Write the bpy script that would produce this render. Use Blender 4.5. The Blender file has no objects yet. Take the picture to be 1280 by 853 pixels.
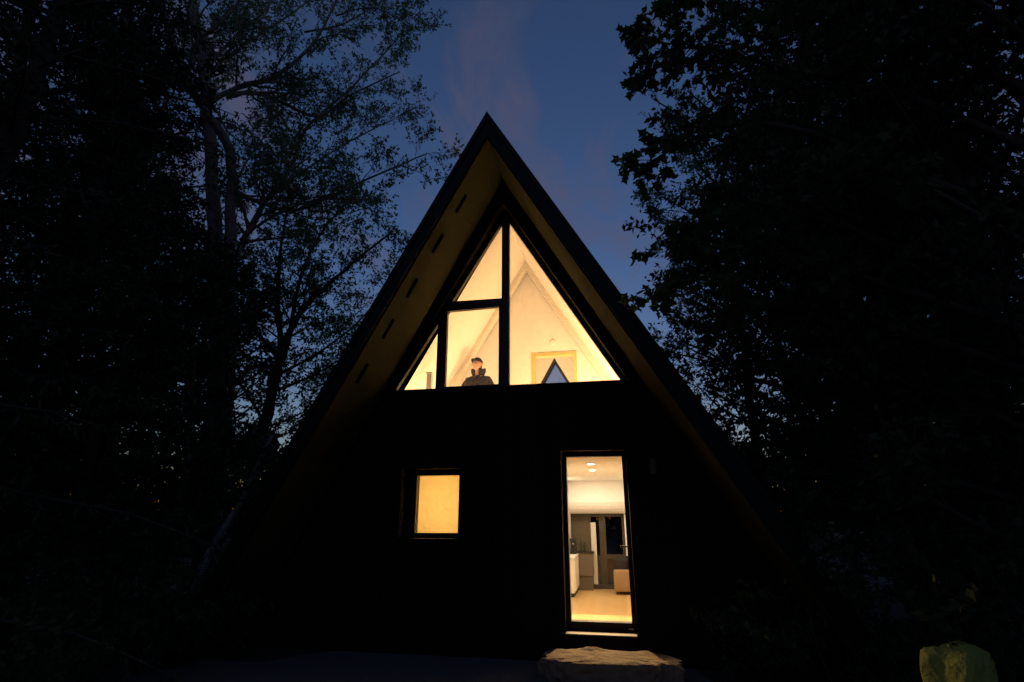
import bpy, bmesh, math, random
import numpy as np
from mathutils import Vector, Matrix
from mathutils.geometry import tessellate_polygon

SC = bpy.context.scene
COL = SC.collection
R = math.radians
random.seed(7)
RNG = np.random.default_rng(11)
G = 1.72                      # camera height above the ground; cabin measures are taken from the eye level

# ------------------------------------------------------------------ camera
CAM = Vector((0.0, -7.592829, G))
FPX, PITCH, YAW, ROLL = 668.22, 0.3129758, 0.1962703, -0.0012254
FW = Vector((-math.sin(YAW) * math.cos(PITCH), math.cos(YAW) * math.cos(PITCH), math.sin(PITCH)))
RT0 = Vector((math.cos(YAW), math.sin(YAW), 0))
UP0 = RT0.cross(FW)
RT = RT0 * math.cos(ROLL) + UP0 * math.sin(ROLL)
UP = UP0 * math.cos(ROLL) - RT0 * math.sin(ROLL)
cd = bpy.data.cameras.new('camera')
co = bpy.data.objects.new('camera', cd)
COL.objects.link(co)
m = Matrix((RT, UP, -FW)).transposed().to_4x4()
m.translation = CAM
co.matrix_world = m
cd.sensor_width = 36
cd.lens = FPX / 1280 * 36
cd.clip_start, cd.clip_end = 0.05, 400
SC.camera = co


def at(px, py, dist):
    """a point of the place seen in that direction, dist metres away along the ground"""
    v = FW * FPX + RT * (px - 640) - UP * (py - 426.5)
    return CAM + v * (dist / math.hypot(v.x, v.y))


# ------------------------------------------------------------------ materials
def new_mat(name):
    mt = bpy.data.materials.new(name)
    mt.use_nodes = True
    nt = mt.node_tree
    return mt, nt, nt.nodes['Principled BSDF']


def mat(name, c, rough=0.7, var=0.25, scale=6.0, bump=0.0, metal=0.0, stretch=None, spec=0.5, bscale=None):
    mt, nt, b = new_mat(name)
    N, L = nt.nodes.new, nt.links.new
    tc = N('ShaderNodeTexCoord')
    src = tc.outputs['Object']
    if stretch:
        mp = N('ShaderNodeMapping')
        mp.inputs['Scale'].default_value = stretch
        L(src, mp.inputs[0])
        src = mp.outputs[0]
    no = N('ShaderNodeTexNoise')
    no.inputs['Scale'].default_value = scale
    no.inputs['Detail'].default_value = 6
    no.inputs['Roughness'].default_value = 0.65
    L(src, no.inputs['Vector'])
    mx = N('ShaderNodeMix')
    mx.data_type = 'RGBA'
    L(no.outputs['Fac'], mx.inputs['Factor'])
    mx.inputs['A'].default_value = (*[x * (1 - var) for x in c], 1)
    mx.inputs['B'].default_value = (*[min(1, x * (1 + var)) for x in c], 1)
    L(mx.outputs['Result'], b.inputs['Base Color'])
    b.inputs['Roughness'].default_value = rough
    b.inputs['Metallic'].default_value = metal
    b.inputs['Specular IOR Level'].default_value = spec
    if bump:
        n2 = N('ShaderNodeTexNoise')
        n2.inputs['Scale'].default_value = bscale or scale * 3
        n2.inputs['Detail'].default_value = 8
        L(src, n2.inputs['Vector'])
        bp = N('ShaderNodeBump')
        bp.inputs['Strength'].default_value = bump
        bp.inputs['Distance'].default_value = 0.03
        L(n2.outputs['Fac'], bp.inputs['Height'])
        L(bp.outputs[0], b.inputs['Normal'])
    return mt


def emit(name, c, s):
    mt, nt, b = new_mat(name)
    b.inputs['Base Color'].default_value = (*c, 1)
    b.inputs['Emission Color'].default_value = (*c, 1)
    b.inputs['Emission Strength'].default_value = s
    return mt


def glass_mat(name, tint=(0.96, 0.97, 0.96)):
    mt = bpy.data.materials.new(name)
    mt.use_nodes = True
    nt = mt.node_tree
    nt.nodes.clear()
    N, L = nt.nodes.new, nt.links.new
    o, mx, tr, gl = N('ShaderNodeOutputMaterial'), N('ShaderNodeMixShader'), N('ShaderNodeBsdfTransparent'), N('ShaderNodeBsdfGlossy')
    lw_ = N('ShaderNodeLayerWeight')                    # same reflectance from both sides of the thin pane
    lw_.inputs['Blend'].default_value = 0.5
    pw = N('ShaderNodeMath'); pw.operation = 'POWER'; pw.inputs[1].default_value = 5
    fr = N('ShaderNodeMath'); fr.operation = 'MULTIPLY_ADD'; fr.inputs[1].default_value = 0.96; fr.inputs[2].default_value = 0.04
    L(lw_.outputs['Facing'], pw.inputs[0]); L(pw.outputs[0], fr.inputs[0])
    tr.inputs[0].default_value = (*tint, 1)
    gl.inputs['Roughness'].default_value = 0.0
    L(fr.outputs[0], mx.inputs[0])
    L(tr.outputs[0], mx.inputs[1])
    L(gl.outputs[0], mx.inputs[2])
    L(mx.outputs[0], o.inputs[0])
    return mt


def leaf_mat(name, c1, c2, scale=1.5, trans=0.35):
    mt = bpy.data.materials.new(name)
    mt.use_nodes = True
    nt = mt.node_tree
    nt.nodes.clear()
    N, L = nt.nodes.new, nt.links.new
    o, mx, tl = N('ShaderNodeOutputMaterial'), N('ShaderNodeMixShader'), N('ShaderNodeBsdfTranslucent')
    df = N('ShaderNodeBsdfPrincipled')
    df.inputs['Roughness'].default_value = 0.6
    df.inputs['Specular IOR Level'].default_value = 0.25
    tc, no, cm = N('ShaderNodeTexCoord'), N('ShaderNodeTexNoise'), N('ShaderNodeMix')
    cm.data_type = 'RGBA'
    no.inputs['Scale'].default_value = scale
    no.inputs['Detail'].default_value = 5
    L(tc.outputs['Object'], no.inputs['Vector'])
    L(no.outputs['Fac'], cm.inputs['Factor'])
    cm.inputs['A'].default_value = (*c1, 1)
    cm.inputs['B'].default_value = (*c2, 1)
    L(cm.outputs['Result'], df.inputs['Base Color'])
    L(cm.outputs['Result'], tl.inputs['Color'])
    mx.inputs[0].default_value = trans
    L(df.outputs[0], mx.inputs[1])
    L(tl.outputs[0], mx.inputs[2])
    L(mx.outputs[0], o.inputs[0])
    return mt


def board_mat(name, c, width, axis, rough=0.75, var=0.35, groove=0.6, spec=0.5):
    """boards of the given width side by side along an axis, each its own tone, grain along them"""
    mt, nt, b = new_mat(name)
    N, L = nt.nodes.new, nt.links.new
    tc, sp = N('ShaderNodeTexCoord'), N('ShaderNodeSeparateXYZ')
    L(tc.outputs['Object'], sp.inputs[0])
    dv = N('ShaderNodeMath'); dv.operation = 'DIVIDE'; dv.inputs[1].default_value = width
    L(sp.outputs['XYZ'.index(axis)], dv.inputs[0])
    fl = N('ShaderNodeMath'); fl.operation = 'FLOOR'; L(dv.outputs[0], fl.inputs[0])
    fr = N('ShaderNodeMath'); fr.operation = 'FRACT'; L(dv.outputs[0], fr.inputs[0])
    wn = N('ShaderNodeTexWhiteNoise'); wn.noise_dimensions = '1D'; L(fl.outputs[0], wn.inputs['W'])
    mp = N('ShaderNodeMapping')
    mp.inputs['Scale'].default_value = (4 if axis != 'X' else 40, 4 if axis != 'Y' else 40, 4)
    if axis == 'X':
        mp.inputs['Scale'].default_value = (60, 3, 3)
    L(tc.outputs['Object'], mp.inputs[0])
    no = N('ShaderNodeTexNoise'); no.inputs['Scale'].default_value = 1.0; no.inputs['Detail'].default_value = 6
    L(mp.outputs[0], no.inputs['Vector'])
    ad = N('ShaderNodeMath'); ad.operation = 'ADD'; L(wn.outputs['Value'], ad.inputs[0]); L(no.outputs['Fac'], ad.inputs[1])
    hv = N('ShaderNodeMath'); hv.operation = 'MULTIPLY'; hv.inputs[1].default_value = 0.5; L(ad.outputs[0], hv.inputs[0])
    mx = N('ShaderNodeMix'); mx.data_type = 'RGBA'; L(hv.outputs[0], mx.inputs['Factor'])
    mx.inputs['A'].default_value = (*[x * (1 - var) for x in c], 1)
    mx.inputs['B'].default_value = (*[min(1, x * (1 + var)) for x in c], 1)
    L(mx.outputs['Result'], b.inputs['Base Color'])
    b.inputs['Roughness'].default_value = rough
    b.inputs['Specular IOR Level'].default_value = spec
    cr = N('ShaderNodeValToRGB')
    cr.color_ramp.elements[0].position = 0.0; cr.color_ramp.elements[0].color = (0, 0, 0, 1)
    cr.color_ramp.elements[1].position = 0.06; cr.color_ramp.elements[1].color = (1, 1, 1, 1)
    L(fr.outputs[0], cr.inputs[0])
    ad2 = N('ShaderNodeMath'); ad2.operation = 'MULTIPLY_ADD'; ad2.inputs[1].default_value = 0.15
    L(no.outputs['Fac'], ad2.inputs[0]); L(cr.outputs[0], ad2.inputs[2])
    bp = N('ShaderNodeBump'); bp.inputs['Strength'].default_value = groove; bp.inputs['Distance'].default_value = 0.01
    L(ad2.outputs[0], bp.inputs['Height']); L(bp.outputs[0], b.inputs['Normal'])
    return mt


MT = {}
MT['siding'] = board_mat('black stained siding', (0.011, 0.0085, 0.0075), 0.14, 'X', 0.85, 0.45, 0.8, 0.2)
MT['roof'] = mat('black standing seam metal', (0.012, 0.014, 0.013), 0.5, 0.3, 3, 0.05, 0.0, spec=0.4)
MT['fascia'] = mat('black folded metal trim', (0.006, 0.0075, 0.0065), 0.5, 0.3, 8, 0.06, 0.0, spec=0.2)
MT['soffit'] = board_mat('dark soffit boards', (0.056, 0.056, 0.029), 0.6, 'Z', 0.9, 0.2, 0.5, 0.04)
MT['slot'] = mat('black slot', (0.003, 0.003, 0.003), 1.0, spec=0.0)
MT['frame'] = mat('black window frame', (0.009, 0.008, 0.007), 0.45, 0.2, 20)
MT['white'] = mat('white painted board', (0.80, 0.78, 0.74), 0.85, 0.02, 2, 0.02)
MT['trimwhite'] = mat('white painted beam', (0.70, 0.66, 0.58), 0.8, 0.03, 4)
MT['pine'] = mat('honey pine trim', (0.72, 0.47, 0.16), 0.5, 0.2, 3, 0.0, stretch=(1, 1, 12))
MT['woodfloor'] = board_mat('oak floor boards', (0.60, 0.39, 0.17), 0.12, 'X', 0.3, 0.25, 0.15)
MT['taupe'] = mat('dimmed taupe', (0.11, 0.085, 0.055), 0.8, 0.12, 3)  # darkened to the level of a dim reflection in the rear glass
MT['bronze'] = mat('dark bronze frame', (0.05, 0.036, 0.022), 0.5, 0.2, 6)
MT['beige'] = mat('dimmed beige cabinet front', (0.13, 0.10, 0.065), 0.5, 0.1, 3)  # dimmed so the solid counter reads as a reflection
MT['counter'] = mat('black stone counter', (0.02, 0.016, 0.013), 0.25, 0.2, 12)
MT['cabinet'] = mat('white cabinet lacquer', (0.78, 0.76, 0.70), 0.4, 0.03, 2)
MT['fabric'] = mat('tan sofa fabric', (0.30, 0.19, 0.10), 0.95, 0.15, 60, 0.3, bscale=300)
MT['darkfabric'] = mat('dark cushion fabric', (0.03, 0.025, 0.02), 0.95, 0.2, 60, 0.3)
MT['black'] = mat('black plastic', (0.012, 0.011, 0.01), 0.4, 0.2, 8)
MT['steel'] = mat('brushed steel', (0.55, 0.53, 0.5), 0.35, 0.1, 10, 0.0, 1.0)
MT['alu'] = mat('weathered aluminium sill', (0.26, 0.24, 0.21), 0.5, 0.25, 14, 0.05, 0.3)
MT['bottle'] = glass_mat('clear bottle glass', (0.7, 0.75, 0.65))
MT['glass'] = glass_mat('window glass')
MT['lamp'] = emit('downlight lens', (1.0, 0.9, 0.7), 5)
MT['stone'] = mat('rough granite', (0.19, 0.15, 0.105), 0.9, 0.6, 9, 0.8, bscale=16)
MT['moss'] = mat('mossy boulder', (0.36, 0.375, 0.07), 0.95, 0.5, 5, 0.9, bscale=14)
MT['gravel'] = mat('grey gravel', (0.13, 0.128, 0.125), 0.95, 0.6, 45, 0.5, bscale=70)
MT['soil'] = mat('forest floor', (0.035, 0.028, 0.02), 1.0, 0.6, 3, 0.8, bscale=20)
MT['bark'] = mat('dark bark', (0.055, 0.045, 0.036), 0.95, 0.5, 9, 0.9, stretch=(1, 1, 0.25), bscale=22)
MT['birchbark'] = mat('pale birch bark', (0.27, 0.255, 0.225), 0.85, 0.6, 5, 0.6, stretch=(0.6, 0.6, 3.2), bscale=12)
MT['leaf_birch'] = leaf_mat('birch leaves', (0.085, 0.19, 0.09), (0.125, 0.235, 0.085), 2.0, 0.6)
MT['leaf_maple'] = leaf_mat('maple leaves', (0.055, 0.11, 0.04), (0.085, 0.14, 0.045), 2.0, 0.5)
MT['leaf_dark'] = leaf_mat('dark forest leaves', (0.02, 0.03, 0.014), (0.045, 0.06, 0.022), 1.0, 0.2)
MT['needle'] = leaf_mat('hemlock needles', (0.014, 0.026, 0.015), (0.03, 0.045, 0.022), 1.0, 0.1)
MT['skin'] = mat('skin', (0.47, 0.28, 0.195), 0.55, 0.06, 20)
MT['jacket'] = mat('dark brown jacket cloth', (0.022, 0.016, 0.010), 0.9, 0.3, 30, 0.4, bscale=90)
MT['cap'] = mat('dark cap cloth', (0.017, 0.012, 0.009), 0.9, 0.25, 40, 0.2)
MT['hair'] = mat('short dark hair', (0.03, 0.02, 0.014), 0.8, 0.3, 60, 0.5)
MT['denim'] = mat('dark trousers cloth', (0.03, 0.032, 0.04), 0.9, 0.2, 40)
MT['eye'] = mat('eye', (0.35, 0.3, 0.27), 0.2, 0.3, 200)

# translucent fabric for the lit blind
mt = bpy.data.materials.new('cream roller blind')
mt.use_nodes = True
nt = mt.node_tree
nt.nodes.clear()
o_, mx_, d_, t_ = [nt.nodes.new(x) for x in ('ShaderNodeOutputMaterial', 'ShaderNodeMixShader', 'ShaderNodeBsdfDiffuse', 'ShaderNodeBsdfTranslucent')]
d_.inputs[0].default_value = (0.75, 0.62, 0.40, 1)
t_.inputs[0].default_value = (0.75, 0.58, 0.33, 1)
mx_.inputs[0].default_value = 0.6
nt.links.new(d_.outputs[0], mx_.inputs[1]); nt.links.new(t_.outputs[0], mx_.inputs[2]); nt.links.new(mx_.outputs[0], o_.inputs[0])
MT['blind'] = mt

# ------------------------------------------------------------------ mesh helpers


def wloc(o):
    v = Vector((0, 0, 0))
    while o is not None:
        v += o.location
        o = o.parent
    return v


def link(name, me, material, parent=None):
    o = bpy.data.objects.new(name, me)
    COL.objects.link(o)
    if material is not None:
        me.materials.clear()
        me.materials.append(MT[material] if isinstance(material, str) else material)
    if parent is not None:
        o.parent = parent
    return o


def empty(name, loc):
    o = bpy.data.objects.new(name, None)
    o.empty_display_size = 0.2
    COL.objects.link(o)
    o.location = loc
    return o


def tag(o, label=None, cat=None, group=None, kind=None):
    if label: o['label'] = label
    if cat: o['category'] = cat
    if group: o['group'] = group
    if kind: o['kind'] = kind
    return o


class MB:
    """collects shapes; build() links them as ONE mesh object"""
    def __init__(s):
        s.v, s.f = [], []

    def add(s, v, f):
        k = len(s.v)
        s.v += [tuple(x) for x in v]
        s.f += [tuple(i + k for i in q) for q in f]
        return s

    def box(s, x0, x1, y0, y1, z0, z1):
        return s.add([(x, y, z) for z in (z0, z1) for y in (y0, y1) for x in (x0, x1)],
                     [(0, 2, 3, 1), (4, 5, 7, 6), (0, 1, 5, 4), (2, 6, 7, 3), (0, 4, 6, 2), (1, 3, 7, 5)])

    def prism(s, outer, y0, y1, holes=()):
        """a polygon in x,z with holes, extruded from y0 (front) to y1"""
        loops = [list(outer)] + [list(h) for h in holes]
        tris = tessellate_polygon([[Vector((x, z, 0)) for x, z in lp] for lp in loops])
        flat = [p for lp in loops for p in lp]
        n = len(flat)
        v = [(x, y0, z) for x, z in flat] + [(x, y1, z) for x, z in flat]
        f = []
        for t in tris:
            a, b, c = t
            f += [(a, b, c), (c + n, b + n, a + n)]
        k = 0
        for lp in loops:
            for i in range(len(lp)):
                j = (i + 1) % len(lp)
                f.append((k + i, k + j, k + j + n, k + i + n))
            k += len(lp)
        return s.add(v, f)

    def tube(s, pts, rad, n=6, cap=True):
        pts = [Vector(p) for p in pts]
        if isinstance(rad, (int, float)): rad = [rad] * len(pts)
        k = len(s.v)
        ref = Vector((0.31, 0.77, 0.55))
        for i, p in enumerate(pts):
            d = (pts[min(i + 1, len(pts) - 1)] - pts[max(i - 1, 0)]).normalized()
            a = d.cross(ref)
            if a.length < 1e-3: a = d.cross(Vector((1, 0, 0)))
            a.normalize()
            b = d.cross(a)
            for j in range(n):
                t = 2 * math.pi * j / n
                s.v.append(tuple(p + (a * math.cos(t) + b * math.sin(t)) * rad[i]))
        for i in range(len(pts) - 1):
            for j in range(n):
                q = (j + 1) % n
                s.f.append((k + i * n + j, k + i * n + q, k + (i + 1) * n + q, k + (i + 1) * n + j))
        if cap:
            s.f.append(tuple(k + j for j in reversed(range(n))))
            s.f.append(tuple(k + (len(pts) - 1) * n + j for j in range(n)))
        return s

    def lathe(s, c, prof, n=20):
        k = len(s.v)
        for r, z in prof:
            for j in range(n):
                t = 2 * math.pi * j / n
                s.v.append((c[0] + r * math.cos(t), c[1] + r * math.sin(t), c[2] + z))
        for i in range(len(prof) - 1):
            for j in range(n):
                q = (j + 1) % n
                s.f.append((k + i * n + j, k + i * n + q, k + (i + 1) * n + q, k + (i + 1) * n + j))
        s.f.append(tuple(k + j for j in reversed(range(n))))
        s.f.append(tuple(k + (len(prof) - 1) * n + j for j in range(n)))
        return s

    def build(s, name, material, parent=None, origin=None, smooth=False, bevel=0.0, dz=0.0):
        off = wloc(parent) if parent is not None else Vector(origin or (0, 0, 0))
        me = bpy.data.meshes.new(name)
        me.from_pydata([(x - off.x, y - off.y, z + dz - off.z) for x, y, z in s.v], [], s.f)
        bm = bmesh.new()
        bm.from_mesh(me)
        bmesh.ops.recalc_face_normals(bm, faces=bm.faces)
        if bevel:
            bmesh.ops.remove_doubles(bm, verts=bm.verts, dist=1e-5)
            es = [e for e in bm.edges if len(e.link_faces) == 2 and e.calc_face_angle(0) > 0.6]
            bmesh.ops.bevel(bm, geom=es, offset=bevel, segments=2, affect='EDGES', profile=0.6, clamp_overlap=True)
        bm.to_mesh(me)
        bm.free()
        if smooth: me.shade_smooth()
        o = link(name, me, material, parent)
        if parent is None and origin is not None: o.location = origin
        return o


def cab(mb, name, material, parent, **k):
    return mb.build(name, material, parent, dz=G, **k)     # cabin parts: heights from eye level


# ------------------------------------------------------------------ ground
def ground_h(x, y):
    d = max(0.0, math.hypot(x + 1.5, (y - 1) * 0.8) - 7.5)
    return 0.10 * math.sin(x * 0.6 + 1.3) * math.sin(y * 0.5) * min(1, d / 3) + 0.03 * d * min(1, d / 6) * 0.6


gm = MB()
NX = 70
xs = [(-1 + 2 * i / NX) for i in range(NX + 1)]
gx = [80 * (abs(t) ** 1.8) * (1 if t >= 0 else -1) for t in xs]
gv = [(x, y, ground_h(x, y)) for y in gx for x in gx]
gf = [(j * (NX + 1) + i, j * (NX + 1) + i + 1, (j + 1) * (NX + 1) + i + 1, (j + 1) * (NX + 1) + i) for j in range(NX) for i in range(NX)]
g = gm.add(gv, gf).build('ground', 'soil', smooth=True)
tag(g, 'dark bare forest floor around the cabin', kind='structure')
out = []
for i in range(48):
    t = 2 * math.pi * i / 48
    rr = 1 + 0.07 * math.sin(5 * t + 1) + 0.05 * math.sin(11 * t)
    ct, st_ = math.cos(t), math.sin(t)
    out.append((-1.9 + 4.3 * rr * math.copysign(abs(ct) ** 0.6, ct), -4.6 + min(4.53, 4.45 * rr * math.copysign(abs(st_) ** 0.6, st_)), 0.006))
g = MB().add([(-1.9, -4.6, 0.006)] + out, [(0, i + 1, (i + 1) % 48 + 1) for i in range(48)]).build('gravel_yard', 'gravel')
tag(g, 'grey gravel yard in front of the cabin', kind='structure')

# ------------------------------------------------------------------ cabin
X0 = -1.607
SL, SR = 0.535, 0.572            # outer roof slopes, x per z
ZA, ZS, ZC = 5.57, 5.20, 4.76    # outer ridge, soffit ridge, lining ridge
ZB = -1.70                        # foot of the roof
YF, YB = -1.33, 7.0
cabin = empty('a_frame_cabin', (X0, 2.8, 0))
tag(cabin, 'tall black A-frame cabin with amber lit windows, standing in the clearing', 'cabin')


def lx(za, z): return X0 - SL * (za - z)
def rx(za, z): return X0 + SR * (za - z)


# roof slabs
for side in (0, 1):
    fx = lx if side == 0 else rx
    mb = MB().prism([(X0, ZA), (X0, ZS), (fx(ZS, ZB), ZB), (fx(ZA, ZB), ZB)], YF, YB)
    # standing seams on the outside
    sl = SL if side == 0 else -SR
    for k in range(16):
        y = YF + 0.12 + k * 0.54
        mb.add([(fx(ZA, z) + dx, y + dy, z + dz2) for (z, dz2) in ((ZA - 0.05, 0), (ZB, 0)) for dx, dy in ((0, 0), (0, 0.02))] +
               [(fx(ZA, z) + (-0.03 if side == 0 else 0.03), y + dy, z + 0.017) for z in (ZA - 0.05, ZB) for dy in (0, 0.02)],
               [(0, 1, 5, 4), (4, 5, 7, 6), (2, 0, 4, 6), (1, 3, 7, 5)])
    roof = cab(mb, 'roof', 'roof', cabin)
    # soffit lining: the boarded underside in front of the wall
    e = 0.004
    mb = MB()
    zs = [ZS - 0.03, ZB + 0.1]
    q = [(fx(ZS - e, z), y, z) for z in zs for y in (YF + 0.012, -0.245)]
    q2 = [(fx(ZS - 0.03, z), y, z) for z in zs for y in (YF + 0.012, -0.245)]
    mb.add(q + q2, [(0, 1, 3, 2), (4, 6, 7, 5), (0, 2, 6, 4), (1, 5, 7, 3), (0, 4, 5, 1), (2, 3, 7, 6)])
    cab(mb, 'soffit', 'soffit', roof)
    # edge trim, two laps, a little proud of the roof
    mb = MB().prism([(X0, ZA + 0.03), (X0, ZS + 0.02), (fx(ZS + 0.02, ZB), ZB), (fx(ZA + 0.03, ZB), ZB)], YF - 0.03, YF - 0.002)
    mb.prism([(X0, ZA + 0.04), (X0, ZA - 0.09), (fx(ZA - 0.09, ZB), ZB), (fx(ZA + 0.04, ZB), ZB)], YF - 0.05, YF - 0.031)
    cab(mb, 'edge_trim', 'fascia', roof)
    # slot vents in the soffit
    for k in range(5 if side == 0 else 0):
        xv = (-2.06, -2.39, -2.745, -3.06, -3.39)[k]
        zc = ZS - 0.036 + (xv - X0) / SL
        d = Vector((-SL, 0, -1)).normalized()
        nrm = Vector((1, 0, -SL)).normalized()
        c = Vector((xv, -1.05, zc))
        vs = [c + d * a + Vector((0, b, 0)) + nrm * h for h in (0.0, 0.012) for b in (-0.03, 0.03) for a in (-0.15, 0.15)]
        mb = MB().add(vs, [(0, 2, 3, 1), (4, 5, 7, 6), (0, 1, 5, 4), (2, 6, 7, 3), (0, 4, 6, 2), (1, 3, 7, 5)])
        cab(mb, 'soffit_vent', 'slot', roof)

# openings, all in x and z on the facade
LO = [(-3.46, 1.745), (0.185, 1.745), (X0 + 0.03, 4.745), (X0 - 0.03, 4.745)]
PA = [(-2.473, 3.218), (-1.668, 3.207), (-1.668, 4.542)]
PB = [(-2.541, 1.818), (-1.70, 1.822), (-1.70, 3.076), (-2.547, 3.06)]
PC = [(-3.339, 1.811), (-2.691, 1.811), (-2.691, 2.868)]
PD = [(-1.547, 1.806), (0.073, 1.809), (-1.547, 4.535)]
WO = [(-3.06, -0.33), (-2.20, -0.33), (-2.20, 0.61), (-3.06, 0.61)]
WP = [(-2.913, -0.252), (-2.277, -0.252), (-2.277, 0.532), (-2.913, 0.532)]
DO = [(-0.795, -1.40), (0.075, -1.40), (0.075, 0.815), (-0.795, 0.815)]
DP = [(-0.741, -1.297), (0.0165, -1.297), (0.0165, 0.753), (-0.741, 0.753)]
zb = -1.70
wall_o = [(lx(ZS - 0.034, zb), zb), (rx(ZS - 0.034, zb), zb), (X0, ZS - 0.034)]
cab(MB().prism(wall_o, -0.24, 0.16, [LO, WO, DO]), 'front_wall', 'siding', cabin)


def inset(poly, d):
    c = Vector((sum(p[0] for p in poly) / len(poly), sum(p[1] for p in poly) / len(poly)))
    return [tuple(Vector(p) + (c - Vector(p)).normalized() * d) for p in poly]


lw = cab(MB().prism(LO, -0.035, 0.045, [PA, PB, PC, PD]), 'loft_window', 'frame', cabin)
cab(MB().prism(inset(PB, -0.02), -0.05, -0.037, [inset(PB, 0.012)]), 'opening_sash', 'frame', lw)
for P in (PA, PB, PC, PD):
    cab(MB().prism(inset(P, -0.012), 0.018, 0.024), 'pane', 'glass', lw)
cab(MB().box(-3.43, 0.155, -0.27, -0.052, 1.748, 1.758), 'sill', 'fascia', lw)

sw = cab(MB().prism(WO, -0.02, 0.10, [WP]), 'square_window', 'frame', cabin)
cab(MB().prism([(a - .01 if a < -2.6 else a + .01, b - .01 if b < 0 else b + .01) for a, b in WP], 0.03, 0.036), 'pane', 'glass', sw)
cab(MB().box(-3.05, -2.21, -0.27, -0.022, -0.327, -0.315), 'sill', 'fascia', sw)
cab(MB().box(-3.0, -2.2, 0.135, 0.138, -0.32, 0.60), 'roller_blind', 'blind', sw)

door = cab(MB().prism(DO, -0.03, 0.09, [DP]), 'glass_door', 'frame', cabin)
cab(MB().prism([(DP[0][0] - .01, DP[0][1] - .01), (DP[1][0] + .01, DP[1][1] - .01), (DP[2][0] + .01, DP[2][1] + .01), (DP[3][0] - .01, DP[3][1] + .01)], 0.02, 0.028), 'pane', 'glass', door)
mb = MB().box(0.028, 0.060, -0.042, -0.031, -0.50, -0.30).tube([(0.044, -0.04, -0.40), (0.044, -0.085, -0.40), (0.03, -0.09, -0.40), (-0.075, -0.09, -0.402)], 0.010, 8)
cab(mb, 'handle', 'black', door)
cab(MB().box(-0.785, 0.065, -0.315, -0.19, -1.397, -1.386), 'threshold', 'alu', door)
cab(MB().box(-0.03, 0.03, -0.0335, -0.0305, -1.37, -1.355), 'maker_plate', 'steel', door)
# unlit outside lamp on the wall right of the door
wl = cab(MB().lathe((0.41, -0.295, 0.49), [(0.045, 0), (0.045, 0.17), (0.03, 0.19)], 16).box(0.38, 0.44, -0.255, -0.241, 0.53, 0.65), 'wall_lamp', 'taupe', cabin)

# back wall and the loft gable window in it
YW = 6.4
GP = [(-2.13, 3.0), (-1.084, 3.0), (-1.607, 3.93)]
GO = [(-2.26, 2.9), (-0.954, 2.9), (-1.607, 4.06)]
bw_o = [(X0 - 0.64 * (ZC - 0.82), 0.82), (X0 + 0.64 * (ZC - 0.82), 0.82), (X0, ZC + 0.05)]
cab(MB().prism(bw_o, YW, YW + 0.2, [GO]), 'back_wall', 'white', cabin)
gw = cab(MB().prism(GO, YW + 0.02, YW + 0.24, [GP]), 'gable_window', 'frame', cabin)
cab(MB().prism(inset(GP, -0.01), YW + 0.17, YW + 0.176), 'pane', 'glass', gw)

# white sloped lining of the loft, floor slab
for side in (0, 1):
    fx, t = (lambda z, a: X0 - 0.605 * (a - z), -1) if side == 0 else (lambda z, a: X0 + 0.600 * (a - z), 1)
    zz = 0.80
    mb = MB().prism([(X0, ZC), (X0, ZC + 0.1), (fx(zz, ZC + 0.1), zz), (fx(zz, ZC), zz)], 0.162, YW - 0.002)
    cab(mb, 'sloped_ceiling', 'white', cabin)
    mb = MB().prism([(X0, ZC - 0.002), (X0, ZC - 0.16), (fx(0.92, ZC - 0.16), 0.92), (fx(0.92, ZC - 0.005), 0.92)], 1.83, 2.0)
    cab(mb, 'rafter', 'trimwhite', cabin)
cab(MB().box(-3.9, 0.69, 0.162, YW - 0.002, 0.785, 0.885), 'loft_floor', 'white', cabin)
cab(MB().box(-3.85, 0.64, 0.17, YW - 0.004, 0.887, 0.90), 'loft_floorboards', 'woodfloor', cabin)
# partition behind the rafter with its doorway
fo = [(X0 - 0.6 * (ZC - 0.01 - 0.9), 0.9), (X0 + 0.596 * (ZC - 0.01 - 0.9), 0.9), (X0, ZC - 0.01)]
dw = [(-1.49, 0.93), (-0.725, 0.93), (-0.725, 2.85), (-1.49, 2.85)]
part = cab(MB().prism(fo, 2.05, 2.15, [dw]), 'loft_partition', 'white', cabin)
mb = MB()
for a in ((-1.53, -1.475, 0.93, 2.90), (-0.74, -0.69, 0.93, 2.90)):
    mb.box(a[0], a[1], 2.025, 2.175, a[2], a[3])
mb.box(-1.475, -0.74, 2.026, 2.174, 2.835, 2.90)
cab(mb, 'doorway_trim', 'pine', part)
# post and low guard by the left corner of the loft window
mb = MB().box(-3.01, -2.925, 0.42, 0.505, 0.90, 2.18).box(-3.025, -2.91, 0.405, 0.52, 2.18, 2.20)
cab(mb, 'newel_post', 'white', cabin)

# ground floor
FZ = -1.69
cab(MB().box(-3.4, 0.9, 0.162, YW + 0.2, FZ - 0.08, FZ), 'floor', 'woodfloor', cabin)
cab(MB().box(-1.298, 0.278, 0.164, 0.95, FZ + 0.002, -1.37), 'entry_landing', 'woodfloor', cabin)
cab(MB().box(-3.3, 0.9, 0.162, YW - 0.01, 0.762, 0.783), 'ceiling', 'white', cabin)
cab(MB().box(0.28, 0.38, 0.164, YW - 0.01, FZ, 0.76), 'side_wall', 'white', cabin)
cab(MB().box(-1.40, -1.30, 0.164, YW - 0.01, FZ, 0.76), 'side_wall', 'white', cabin)
cab(MB().box(-3.35, -3.25, 0.164, 2.0, -1.0, 0.76).box(-3.25, -1.75, 1.4, 1.5, -1.0, 0.76).box(-3.25, -1.75, 0.164, 1.4, -1.02, -0.9), 'bathroom_wall', 'white', cabin)
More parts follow.
